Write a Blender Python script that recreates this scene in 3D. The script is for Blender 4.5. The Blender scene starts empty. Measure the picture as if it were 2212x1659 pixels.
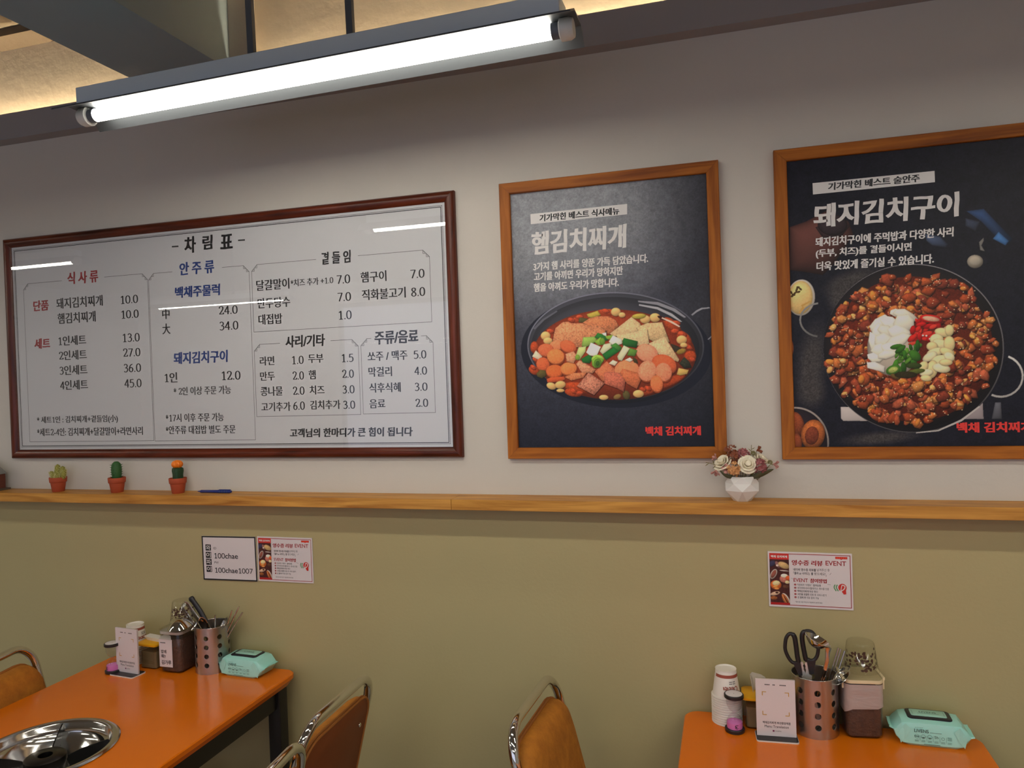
# Korean diner wall: menu board, two framed food posters, a ledge with ornaments, two tables with condiments, chairs and a tube lamp
import bpy, math, random
import numpy as np
from mathutils import Vector, Matrix
from mathutils.geometry import tessellate_polygon

SC = bpy.context.scene
COL = SC.collection
PI = math.pi

# ------------------------------------------------------------------ camera, world, exposure
cam_data = bpy.data.cameras.new('camera')
cam_data.sensor_width = 36.0
cam_data.sensor_fit = 'HORIZONTAL'
cam_data.lens = 1604.785 / 2212.0 * 36.0
cam_data.clip_start = 0.02
camera = bpy.data.objects.new('camera', cam_data)
COL.objects.link(camera)
SC.camera = camera
_yaw, _pitch, _roll = 0.28484, -0.01098, -0.03446
camera.matrix_world = (Matrix.Translation((0.0, -2.0, 1.64)) @ Matrix.Rotation(_yaw, 4, 'Z')
                       @ Matrix.Rotation(PI / 2 + _pitch, 4, 'X') @ Matrix.Rotation(_roll, 4, 'Z'))

world = bpy.data.worlds.new('world')
SC.world = world
world.use_nodes = True
world.node_tree.nodes['Background'].inputs['Color'].default_value = (0.74, 0.78, 1.0, 1)
world.node_tree.nodes['Background'].inputs['Strength'].default_value = 1.2

SC.view_settings.view_transform = 'Standard'
SC.view_settings.look = 'None'
SC.view_settings.gamma = 1.0
SC.view_settings.use_curve_mapping = False
SC.view_settings.exposure = 0.0
SC.cycles.max_bounces = 12
SC.cycles.transparent_max_bounces = 24
SC.cycles.caustics_reflective = False
SC.cycles.caustics_refractive = False
SC.cycles.use_denoising = True

TUBE_POWER = 50.0        # radiance of every fluorescent-style tube
NEAR_POWER = 15.0        # tube next to the wall, dimmed to even out the light there
LED_POWER = 180.0         # radiance of the warm strip in the cove

# ------------------------------------------------------------------ helpers: colour and materials
def lin(c):
    def f(v):
        v = v / 255.0
        return v / 12.92 if v <= 0.04045 else ((v + 0.055) / 1.055) ** 2.4
    return tuple(f(v) for v in c)

MATS = {}
def pbr(name, rgb, rough=0.5, metal=0.0, spec=0.5, var=0.0, vscale=8.0, bump=0.0, bscale=60.0, stretch=None, coat=0.0, dark=None, aniso=0.0):
    """principled material; rgb is an sRGB triple; var mixes towards `dark` by noise; stretch scales the texture axes"""
    if name in MATS: return MATS[name]
    m = bpy.data.materials.new(name); m.use_nodes = True
    nt = m.node_tree; b = nt.nodes['Principled BSDF']
    c = lin(rgb)
    b.inputs['Base Color'].default_value = (*c, 1)
    b.inputs['Roughness'].default_value = rough
    b.inputs['Metallic'].default_value = metal
    b.inputs['Specular IOR Level'].default_value = spec
    b.inputs['Coat Weight'].default_value = coat
    b.inputs['Coat Roughness'].default_value = 0.08
    if aniso: b.inputs['Anisotropic'].default_value = aniso
    if var or bump:
        tc = nt.nodes.new('ShaderNodeTexCoord'); mp = nt.nodes.new('ShaderNodeMapping')
        nt.links.new(tc.outputs['Object'], mp.inputs['Vector'])
        mp.inputs['Scale'].default_value = stretch or (1, 1, 1)
    if var:
        n = nt.nodes.new('ShaderNodeTexNoise'); n.inputs['Scale'].default_value = vscale; n.inputs['Detail'].default_value = 6
        n.inputs['Roughness'].default_value = 0.65
        nt.links.new(mp.outputs['Vector'], n.inputs['Vector'])
        r = nt.nodes.new('ShaderNodeValToRGB')
        d = lin(dark) if dark else tuple(v * 0.6 for v in c)
        r.color_ramp.elements[0].position = 0.5 - 0.28; r.color_ramp.elements[1].position = 0.5 + 0.22
        r.color_ramp.elements[0].color = (*[c[i] * (1 - var) + d[i] * var for i in range(3)], 1)
        r.color_ramp.elements[1].color = (*c, 1)
        nt.links.new(n.outputs['Fac'], r.inputs['Fac'])
        nt.links.new(r.outputs['Color'], b.inputs['Base Color'])
    if bump:
        n2 = nt.nodes.new('ShaderNodeTexNoise'); n2.inputs['Scale'].default_value = bscale; n2.inputs['Detail'].default_value = 4
        nt.links.new(mp.outputs['Vector'], n2.inputs['Vector'])
        bp = nt.nodes.new('ShaderNodeBump'); bp.inputs['Strength'].default_value = bump; bp.inputs['Distance'].default_value = 0.004
        nt.links.new(n2.outputs['Fac'], bp.inputs['Height']); nt.links.new(bp.outputs['Normal'], b.inputs['Normal'])
    MATS[name] = m
    return m

def clear(name, tint=(0.93, 0.94, 0.94), rough=0.03, ior=1.45, haze=0.0, haze_rgb=(235, 235, 235), crinkle=0.0):
    """thin clear sheet: see-through with a fresnel sheen, optionally milky"""
    if name in MATS: return MATS[name]
    m = bpy.data.materials.new(name); m.use_nodes = True
    nt = m.node_tree; nt.nodes.clear()
    out = nt.nodes.new('ShaderNodeOutputMaterial'); tr = nt.nodes.new('ShaderNodeBsdfTransparent'); gl = nt.nodes.new('ShaderNodeBsdfGlossy')
    tr.inputs['Color'].default_value = (*tint, 1); gl.inputs['Roughness'].default_value = rough
    bmp = None
    if crinkle:
        tc = nt.nodes.new('ShaderNodeTexCoord'); mp = nt.nodes.new('ShaderNodeMapping'); mp.inputs['Scale'].default_value = (18, 18, 70); mp.inputs['Rotation'].default_value = (0.1, 0.18, 0)
        nz = nt.nodes.new('ShaderNodeTexNoise'); nz.inputs['Scale'].default_value = 1.0; nz.inputs['Detail'].default_value = 3; nz.inputs['Distortion'].default_value = 1.2
        bp = nt.nodes.new('ShaderNodeBump'); bp.inputs['Strength'].default_value = crinkle; bp.inputs['Distance'].default_value = 0.01
        nt.links.new(tc.outputs['Object'], mp.inputs['Vector']); nt.links.new(mp.outputs['Vector'], nz.inputs['Vector']); nt.links.new(nz.outputs['Fac'], bp.inputs['Height']); bmp = bp.outputs['Normal']
        nt.links.new(bmp, gl.inputs['Normal'])
    fr = nt.nodes.new('ShaderNodeFresnel')
    ge = nt.nodes.new('ShaderNodeNewGeometry'); io = nt.nodes.new('ShaderNodeMix')      # same sheen on both faces of the sheet
    io.inputs[2].default_value = ior; io.inputs[3].default_value = 1.0 / ior
    nt.links.new(ge.outputs['Backfacing'], io.inputs[0]); nt.links.new(io.outputs[0], fr.inputs['IOR'])
    mx = nt.nodes.new('ShaderNodeMixShader')
    base = tr.outputs[0]
    if haze:
        df = nt.nodes.new('ShaderNodeBsdfDiffuse'); df.inputs['Color'].default_value = (*lin(haze_rgb), 1)
        tl = nt.nodes.new('ShaderNodeBsdfTranslucent'); tl.inputs['Color'].default_value = (*lin(haze_rgb), 1)
        a = nt.nodes.new('ShaderNodeMixShader'); a.inputs[0].default_value = 0.4
        if bmp: nt.links.new(bmp, df.inputs['Normal'])
        nt.links.new(df.outputs[0], a.inputs[1]); nt.links.new(tl.outputs[0], a.inputs[2])
        h = nt.nodes.new('ShaderNodeMixShader'); h.inputs[0].default_value = haze
        nt.links.new(tr.outputs[0], h.inputs[1]); nt.links.new(a.outputs[0], h.inputs[2]); base = h.outputs[0]
    nt.links.new(fr.outputs[0], mx.inputs[0]); nt.links.new(base, mx.inputs[1]); nt.links.new(gl.outputs[0], mx.inputs[2])
    nt.links.new(mx.outputs[0], out.inputs['Surface'])
    MATS[name] = m
    return m

def glow(name, rgb, power):
    m = bpy.data.materials.new(name); m.use_nodes = True
    b = m.node_tree.nodes['Principled BSDF']
    b.inputs['Base Color'].default_value = (0.8, 0.8, 0.8, 1)
    b.inputs['Emission Color'].default_value = (*lin(rgb), 1)
    b.inputs['Emission Strength'].default_value = power
    return m

def printed(name, rough=0.4, spec=0.35):
    """print whose ink colour is stored per vertex"""
    m = bpy.data.materials.new(name); m.use_nodes = True
    nt = m.node_tree; b = nt.nodes['Principled BSDF']
    a = nt.nodes.new('ShaderNodeAttribute'); a.attribute_name = 'ink'
    nt.links.new(a.outputs['Color'], b.inputs['Base Color'])
    b.inputs['Roughness'].default_value = rough; b.inputs['Specular IOR Level'].default_value = spec
    return m

def wood(name, light, dark, axis, rough=0.42, scale=1.0, contrast=0.8):
    """procedural timber with grain running along axis (0 x, 1 y, 2 z)"""
    m = bpy.data.materials.new(name); m.use_nodes = True
    nt = m.node_tree; b = nt.nodes['Principled BSDF']
    tc = nt.nodes.new('ShaderNodeTexCoord'); mp = nt.nodes.new('ShaderNodeMapping')
    nt.links.new(tc.outputs['Object'], mp.inputs['Vector'])
    s = [26.0 * scale] * 3; s[axis] = 2.2 * scale
    mp.inputs['Scale'].default_value = s
    n = nt.nodes.new('ShaderNodeTexNoise'); n.inputs['Scale'].default_value = 1.6; n.inputs['Detail'].default_value = 8; n.inputs['Distortion'].default_value = 0.9
    nt.links.new(mp.outputs['Vector'], n.inputs['Vector'])
    mp2 = nt.nodes.new('ShaderNodeMapping'); s2 = [180.0 * scale] * 3; s2[axis] = 9.0 * scale; mp2.inputs['Scale'].default_value = s2
    nt.links.new(tc.outputs['Object'], mp2.inputs['Vector'])
    n2 = nt.nodes.new('ShaderNodeTexNoise'); n2.inputs['Scale'].default_value = 1.0; n2.inputs['Detail'].default_value = 4
    nt.links.new(mp2.outputs['Vector'], n2.inputs['Vector'])
    ad = nt.nodes.new('ShaderNodeMath'); ad.operation = 'MULTIPLY_ADD'; ad.inputs[1].default_value = 0.35
    nt.links.new(n2.outputs['Fac'], ad.inputs[0]); nt.links.new(n.outputs['Fac'], ad.inputs[2])
    r = nt.nodes.new('ShaderNodeValToRGB')
    r.color_ramp.elements[0].position = 0.66 - 0.26 * contrast; r.color_ramp.elements[1].position = 0.70 + 0.16
    r.color_ramp.elements[0].color = (*lin(dark), 1); r.color_ramp.elements[1].color = (*lin(light), 1)
    nt.links.new(ad.outputs[0], r.inputs['Fac']); nt.links.new(r.outputs['Color'], b.inputs['Base Color'])
    b.inputs['Roughness'].default_value = rough; b.inputs['Specular IOR Level'].default_value = 0.3
    return m

# ------------------------------------------------------------------ helpers: geometry
class G:
    """collects plain geometry and links it as one mesh object"""
    def __init__(self): self.v = []; self.f = []
    def add(self, vs, fs):
        o = len(self.v); self.v += [tuple(map(float, p)) for p in vs]; self.f += [tuple(i + o for i in q) for q in fs]; return self
    def box(self, x0, x1, y0, y1, z0, z1, b=0.0):
        if b <= 0:
            return self.add([(x0, y0, z0), (x1, y0, z0), (x1, y1, z0), (x0, y1, z0), (x0, y0, z1), (x1, y0, z1), (x1, y1, z1), (x0, y1, z1)],
                            [(3, 2, 1, 0), (4, 5, 6, 7), (0, 1, 5, 4), (1, 2, 6, 5), (2, 3, 7, 6), (3, 0, 4, 7)])
        r = min(b, (x1 - x0) / 2.01, (y1 - y0) / 2.01)
        ol = rrect((x0 + x1) / 2, (y0 + y1) / 2, x1 - x0, y1 - y0, r, 3)
        il = rrect((x0 + x1) / 2, (y0 + y1) / 2, x1 - x0 - b, y1 - y0 - b, max(r - b / 2, 1e-5), 3)
        bz = min(b / 2, (z1 - z0) / 2.01)
        return self.loft([[(x, y, z0) for x, y in il], [(x, y, z0 + bz) for x, y in ol], [(x, y, z1 - bz) for x, y in ol], [(x, y, z1) for x, y in il]])
    def loft(self, rings, caps=True, closed=True):
        n = len(rings[0]); vs = [p for r in rings for p in r]; fs = []
        for i in range(len(rings) - 1):
            for j in range(n if closed else n - 1):
                k = (j + 1) % n
                fs.append((i * n + j, i * n + k, (i + 1) * n + k, (i + 1) * n + j))
        if caps:
            fs.append(tuple(range(n - 1, -1, -1))); fs.append(tuple((len(rings) - 1) * n + j for j in range(n)))
        return self.add(vs, fs)
    def lathe(self, prof, n=32, c=(0, 0, 0), caps=False, sx=1.0, sy=1.0):
        rings = [[(c[0] + r * sx * math.cos(2 * PI * j / n), c[1] + r * sy * math.sin(2 * PI * j / n), c[2] + z) for j in range(n)] for r, z in prof]
        return self.loft(rings, caps)
    def tube(self, pts, r, n=10, caps=True, flat=1.0, up=None):
        """sweep a circle (or an ellipse when flat != 1) along a path"""
        P = [Vector(p) for p in pts]; R = r if isinstance(r, (list, tuple)) else [r] * len(P)
        rings = []; nx = None
        for i, p in enumerate(P):
            t = (P[min(i + 1, len(P) - 1)] - P[max(i - 1, 0)]).normalized()
            if nx is None:
                a = Vector(up) if up else (Vector((0, 0, 1)) if abs(t.z) < 0.9 else Vector((1, 0, 0)))
                nx = t.cross(a).normalized()
            nx = (nx - t * nx.dot(t)).normalized(); ny = t.cross(nx)
            rings.append([tuple(p + nx * (R[i] * math.cos(2 * PI * j / n)) + ny * (R[i] * flat * math.sin(2 * PI * j / n))) for j in range(n)])
        return self.loft(rings, caps)
    def ring(self, pts, r, n=8, flat=1.0, up=(0, 1, 0)):
        """closed sweep"""
        P = [Vector(p) for p in pts]; m = len(P); rings = []
        R = r if isinstance(r, (list, tuple)) else [r] * m
        for i, p in enumerate(P):
            t = (P[(i + 1) % m] - P[i - 1]).normalized(); ny = Vector(up); nx = t.cross(ny).normalized(); ny = nx.cross(t)
            rings.append([tuple(p + nx * (R[i] * math.cos(2 * PI * j / n)) + ny * (R[i] * flat * math.sin(2 * PI * j / n))) for j in range(n)])
        vs = [q for k in rings for q in k]; fs = []
        for i in range(m):
            for j in range(n):
                a, b2 = i * n, ((i + 1) % m) * n; k = (j + 1) % n
                fs.append((a + j, a + k, b2 + k, b2 + j))
        return self.add(vs, fs)
    def prism(self, poly, y0, y1):
        """outline in x,z given thickness along y"""
        return self.loft([[(x, y0, z) for x, z in poly], [(x, y1, z) for x, z in poly]])
    def sphere(self, c, rx, ry=None, rz=None, n=12, m=8):
        ry = ry or rx; rz = rz or rx; rings = []
        for i in range(m + 1):
            t = -PI / 2 + PI * i / m; q = max(math.cos(t), 1e-3)
            rings.append([(c[0] + rx * q * math.cos(2 * PI * j / n), c[1] + ry * q * math.sin(2 * PI * j / n), c[2] + rz * math.sin(t)) for j in range(n)])
        return self.loft(rings)
    def xf(self, M, start=0):
        self.v[start:] = [tuple(M @ Vector(p)) for p in self.v[start:]]; return self
    def build(self, name, m, parent=None, smooth=40):
        me = bpy.data.meshes.new(name); me.from_pydata(self.v, [], self.f); me.update()
        bmm = None
        me.materials.append(m)
        if smooth:
            me.shade_smooth(); me.set_sharp_from_angle(angle=math.radians(smooth))
        ob = bpy.data.objects.new(name, me); COL.objects.link(ob)
        if parent: ob.parent = parent
        return ob

def rrect(cx, cy, w, h, r, k=4):
    o = []
    for (sx, sy, a) in ((1, 1, 0), (-1, 1, 90), (-1, -1, 180), (1, -1, 270)):
        for i in range(k + 1):
            t = math.radians(a + 90.0 * i / k)
            o.append((cx + sx * (w / 2 - r) + r * math.cos(t), cy + sy * (h / 2 - r) + r * math.sin(t)))
    return o

def spline(pts, k=6, closed=False):
    P = [Vector(p) for p in pts]; n = len(P); o = []
    for i in range(n if closed else n - 1):
        a, b, c, d = (P[(i - 1) % n], P[i], P[(i + 1) % n], P[(i + 2) % n]) if closed else (P[max(i - 1, 0)], P[i], P[i + 1], P[min(i + 2, n - 1)])
        for j in range(k):
            t = j / k
            o.append(0.5 * ((2 * b) + (c - a) * t + (2 * a - 5 * b + 4 * c - d) * t * t + (3 * b - a - 3 * c + d) * t ** 3))
    if not closed: o.append(P[-1])
    return o

def axes(n):
    n = Vector(n).normalized(); a = n.cross(Vector((0, 0, 1))); a = a.normalized() if a.length > 1e-3 else Vector((1, 0, 0)); b = n.cross(a)
    return Matrix(((a.x, b.x, n.x, 0), (a.y, b.y, n.y, 0), (a.z, b.z, n.z, 0), (0, 0, 0, 1)))

def thing(name, label, cat, loc=(0, 0, 0), rotz=0.0, group=None):
    o = bpy.data.objects.new(name, None); COL.objects.link(o)
    o.empty_display_size = 0.05
    o.location = loc; o.rotation_euler = (0, 0, rotz); o['label'] = label; o['category'] = cat
    if group: o['group'] = group
    return o
def tag(o, label, cat, group=None):
    o['label'] = label; o['category'] = cat
    if group: o['group'] = group
    return o
def struct(name, g, m, smooth=0):
    o = g.build(name, m, None, smooth); o['kind'] = 'structure'; return o
def under(child, parent):
    """make a part a sub-part (nothing in between is moved)"""
    child.parent = parent; return child
def dup(root, loc, rotz, label, group=None):
    r = root.copy(); COL.objects.link(r); r.location = loc; r.rotation_euler = (0, 0, rotz); r['label'] = label
    if group: r['group'] = group
    for ch in list(root.children):
        c = ch.copy(); COL.objects.link(c); c.parent = r
        for g in list(ch.children):
            d = g.copy(); COL.objects.link(d); d.parent = c
    return r

# ------------------------------------------------------------------ helpers: lettering
_GLYPH = {}
DIGIT = {   # centre lines of the numerals, drawn with an elliptical nib
 '0': [('c', [(.25, .655), (.10, .56), (.055, .34), (.10, .11), (.25, .015), (.40, .11), (.445, .34), (.40, .56)])],
 '1': [('l', [(.10, .55), (.27, .65)]), ('l', [(.27, .65), (.27, .02)]), ('l', [(.12, .012), (.42, .012)])],
 '2': [('s', [(.07, .50), (.11, .62), (.24, .665), (.39, .60), (.40, .46), (.27, .25), (.07, .03)]), ('l', [(.07, .035), (.45, .035)]), ('l', [(.44, .035), (.46, .13)])],
 '3': [('s', [(.07, .57), (.22, .665), (.38, .58), (.36, .43), (.19, .355)]), ('s', [(.19, .355), (.39, .31), (.42, .15), (.26, .01), (.05, .07)])],
 '4': [('l', [(.34, .66), (.04, .20)]), ('l', [(.04, .20), (.48, .20)]), ('l', [(.35, .66), (.35, .01)])],
 '5': [('l', [(.43, .645), (.13, .645)]), ('l', [(.13, .645), (.10, .38)]), ('s', [(.10, .38), (.25, .425), (.41, .34), (.42, .13), (.25, .01), (.05, .06)])],
 '6': [('s', [(.41, .65), (.22, .56), (.09, .33), (.10, .11), (.25, .012), (.40, .12), (.40, .28), (.27, .385), (.11, .30)])],
 '7': [('l', [(.05, .635), (.45, .635)]), ('l', [(.45, .635), (.18, .01)])],
 '8': [('c', [(.25, .66), (.12, .60), (.12, .46), (.25, .36), (.40, .24), (.41, .09), (.25, .012), (.09, .09), (.10, .24), (.25, .36), (.38, .46), (.38, .60)])],
 '9': [('s', [(.09, .03), (.28, .12), (.41, .35), (.40, .56), (.25, .66), (.10, .55), (.10, .40), (.23, .29), (.39, .38)])],
 '.': [('d', [(.10, .045)])]}
def nib_run(s, a, b):
    V = []; F = []; x0 = 0.0
    for ch in s:
        for kind, pts in DIGIT[ch]:
            if kind == 'd':
                c = pts[0]; o = len(V); V += [(x0 + c[0] + .055 * math.cos(2 * PI * k / 14), c[1] + .055 * math.sin(2 * PI * k / 14)) for k in range(14)]; F += [(o, o + k, o + k + 1) for k in range(1, 13)]; continue
            P = [Vector((p[0], p[1], 0)) for p in pts]
            if kind != 'l': P = spline(P, 6, kind == 'c')
            n = len(P); o = len(V); closed = kind == 'c'
            if kind == 'l':
                d = (P[1] - P[0]).normalized(); P = [P[0] - d * min(a, b) * .6, P[1] + d * min(a, b) * .6]
            for i, p in enumerate(P):
                d = (P[(i + 1) % n] - P[i - 1]) if closed else (P[min(i + 1, n - 1)] - P[max(i - 1, 0)])
                nx, ny = -d.y / d.length, d.x / d.length; h = math.hypot(a * nx, b * ny); V += [(x0 + p.x + nx * h, p.y + ny * h), (x0 + p.x - nx * h, p.y - ny * h)]
            for i in range(n if closed else n - 1):
                j = (i + 1) % n; q = (o + 2 * i, o + 2 * j, o + 2 * j + 1, o + 2 * i + 1); F += [(q[0], q[1], q[2]), (q[0], q[2], q[3])]
        x0 += 0.23 if ch == '.' else 0.53
    return V, F, x0
STYLES = {'serif': (0.029, 0.004, 0.0, 0.0), 'brush': (0.044, 0.020, 0.06, 0.012), 'sans': (0.0, 0.0, 0.0, 0.0), 'bold': (0.014, 0.012, 0.0, 0.0),
          'heavy': (0.05, 0.032, 0.0, 0.0), 'hand': (0.022, 0.022, 0.0, 0.02)}
def glyphs(s, style):
    """a text as triangles in a unit box; numerals by nib, everything else by fattened font outlines"""
    if (s, style) in _GLYPH: return _GLYPH[(s, style)]
    if style in ('serif', 'bold') and any(c in '0123456789' for c in s):
        a, b = (0.062, 0.030) if style == 'serif' else (0.052, 0.048)
        runs = []
        for c in s:
            k = c in DIGIT
            if runs and runs[-1][0] == k: runs[-1][1] += c
            else: runs.append([k, c])
        V = []; F = []; x = 0.0
        for k, r in runs:
            if k: v, f, w = nib_run(r, a, b); sc = 1.06 if style == 'serif' else 1.0; v = [(x + p[0] * sc, p[1] * sc) for p in v]; x += w * sc
            else:
                st = r.strip()
                x += 0.24 * (len(r) - len(r.lstrip()))
                if not st: continue
                v0, f, asp = glyphs(st, style); lo = _GLYPH[(st, style, 'low')]
                v = [(x + p[0] * asp[0], lo + p[1] * asp[1]) for p in v0]; x += asp[0] + 0.07 + 0.24 * (len(r) - len(r.rstrip()))
            o = len(V); V += v; F += [tuple(i + o for i in q) for q in f]
        V = np.array(V); mn, mx = V.min(0), V.max(0)
        _GLYPH[(s, style)] = ((V - mn) / (mx - mn), F, mx - mn)
        return _GLYPH[(s, style)]
    ax, ay, shear, jit = STYLES[style]
    cu = bpy.data.curves.new('lettering', 'FONT'); cu.body = s; cu.size = 1.0
    ob = bpy.data.objects.new('lettering', cu); COL.objects.link(ob)
    dg = bpy.context.evaluated_depsgraph_get()
    c2 = ob.evaluated_get(dg).to_curve(dg)
    loops = []
    for sp in c2.splines:
        bp = sp.bezier_points; n = len(bp); P = []
        for i in range(n):
            a, b = bp[i], bp[(i + 1) % n]
            p0, p1, p2, p3 = [np.array(v[:2]) for v in (a.co, a.handle_right, b.handle_left, b.co)]
            d = p3 - p0; L = np.linalg.norm(d)
            if L < 1e-5: continue
            cr = lambda q: abs(q[0] * d[1] - q[1] * d[0])
            k = 1 if cr(p1 - p0) < 2e-3 * L and cr(p2 - p0) < 2e-3 * L else 4
            if style in ('brush', 'hand') and k == 1 and L > 0.25: k = 3
            for j in range(k):
                t = j / k
                P.append((1 - t) ** 3 * p0 + 3 * (1 - t) ** 2 * t * p1 + 3 * (1 - t) * t * t * p2 + t ** 3 * p3)
        if len(P) > 2: loops.append(np.array(P))
    ob.to_curve_clear(); bpy.data.objects.remove(ob); bpy.data.curves.remove(cu)
    out = []
    for L in loops:
        e = np.roll(L, -1, 0) - L; ln = np.linalg.norm(e, axis=1, keepdims=True); keep = ln[:, 0] > 1e-6
        L = L[keep]; e = (np.roll(L, -1, 0) - L); e /= np.linalg.norm(e, axis=1, keepdims=True) + 1e-9
        nrm = np.stack([e[:, 1], -e[:, 0]], 1); pn = np.roll(nrm, 1, 0)
        mit = nrm + pn; den = np.maximum(1 + (nrm * pn).sum(1, keepdims=True), 0.5); mit = mit / den
        Q = L + mit * np.array([ax, ay])
        if jit:
            Q = Q + jit * np.stack([np.sin(Q[:, 1] * 9 + Q[:, 0] * 3), np.sin(Q[:, 0] * 8 + 1.7)], 1)
        Q[:, 0] += shear * Q[:, 1]
        out.append(Q)
    ar = [0.5 * np.sum(L[:, 0] * np.roll(L[:, 1], -1) - np.roll(L[:, 0], -1) * L[:, 1]) for L in out]
    outer = [i for i, a in enumerate(ar) if a > 0]; holes = {i: [] for i in outer}
    for i, a in enumerate(ar):
        if a > 0: continue
        best = None
        for o in outer:
            mn, mx = out[o].min(0), out[o].max(0); c = out[i].mean(0)
            if (c > mn).all() and (c < mx).all() and (best is None or ar[o] < ar[best]): best = o
        if best is not None: holes[best].append(i)
    V = []; F = []
    for o in outer:
        ls = [[Vector((x, y, 0)) for x, y in out[k]] for k in [o] + holes[o]]
        flat = [p for l in ls for p in l]; b0 = len(V)
        V += [(p.x, p.y) for p in flat]
        for t in tessellate_polygon(ls): F.append(tuple(b0 + i for i in t))
    V = np.array(V); mn, mx = V.min(0), V.max(0); asp = (mx - mn); _GLYPH[(s, style, 'low')] = mn[1]
    V = (V - mn) / np.maximum(mx - mn, 1e-6)
    _GLYPH[(s, style)] = (V, F, asp)
    return _GLYPH[(s, style)]

def letter(g, s, style, x0, x1, zc, h, y, flip=False):
    """fit a text into x0..x1, centred on zc with height h, in the plane y (flip turns it upside down)"""
    V, F, _ = glyphs(s, style)
    if flip: V = 1 - V
    vs = [(x0 + u * (x1 - x0), y, zc + (v - 0.5) * h) for u, v in V]
    fs = []
    for a, b, c in F:                      # every face looks towards -y
        A, B, C = vs[a], vs[b], vs[c]
        fs.append((a, b, c) if (B[0] - A[0]) * (C[2] - A[2]) - (B[2] - A[2]) * (C[0] - A[0]) > 0 else (a, c, b))
    g.add(vs, fs)

def strip(g, x0, z0, x1, z1, w, y):
    d = Vector((x1 - x0, z1 - z0)); n = Vector((-d.y, d.x)).normalized() * (w / 2); e = d.normalized() * (w / 2)
    g.add([(x0 - n.x - e.x, y, z0 - n.y - e.y), (x1 - n.x + e.x, y, z1 - n.y + e.y), (x1 + n.x + e.x, y, z1 + n.y + e.y), (x0 + n.x - e.x, y, z0 + n.y - e.y)], [(0, 1, 2, 3)])
def ribbon(g, path, w, y):
    n = len(path); vs = []
    for i, p in enumerate(path):
        d = path[min(i + 1, n - 1)] - path[max(i - 1, 0)]; q = Vector((-d.z, 0, d.x)).normalized() * (w / 2)
        vs += [(p.x + q.x, y, p.z + q.z), (p.x - q.x, y, p.z - q.z)]
    g.add(vs, [(2 * i, 2 * i + 1, 2 * i + 3, 2 * i + 2) for i in range(n - 1)])
def quad(g, x0, x1, z0, z1, y): g.add([(x0, y, z0), (x1, y, z0), (x1, y, z1), (x0, y, z1)], [(0, 1, 2, 3)])
def disc(g, x, z, r, y, n=20, r2=0.0):
    if r2: g.add([(x + q * math.cos(2 * PI * k / n), y, z + q * math.sin(2 * PI * k / n)) for q in (r2, r) for k in range(n)], [(k, (k + 1) % n, n + (k + 1) % n, n + k) for k in range(n)])
    else: g.add([(x + r * math.cos(2 * PI * k / n), y, z + r * math.sin(2 * PI * k / n)) for k in range(n)], [tuple(range(n))])

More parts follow.
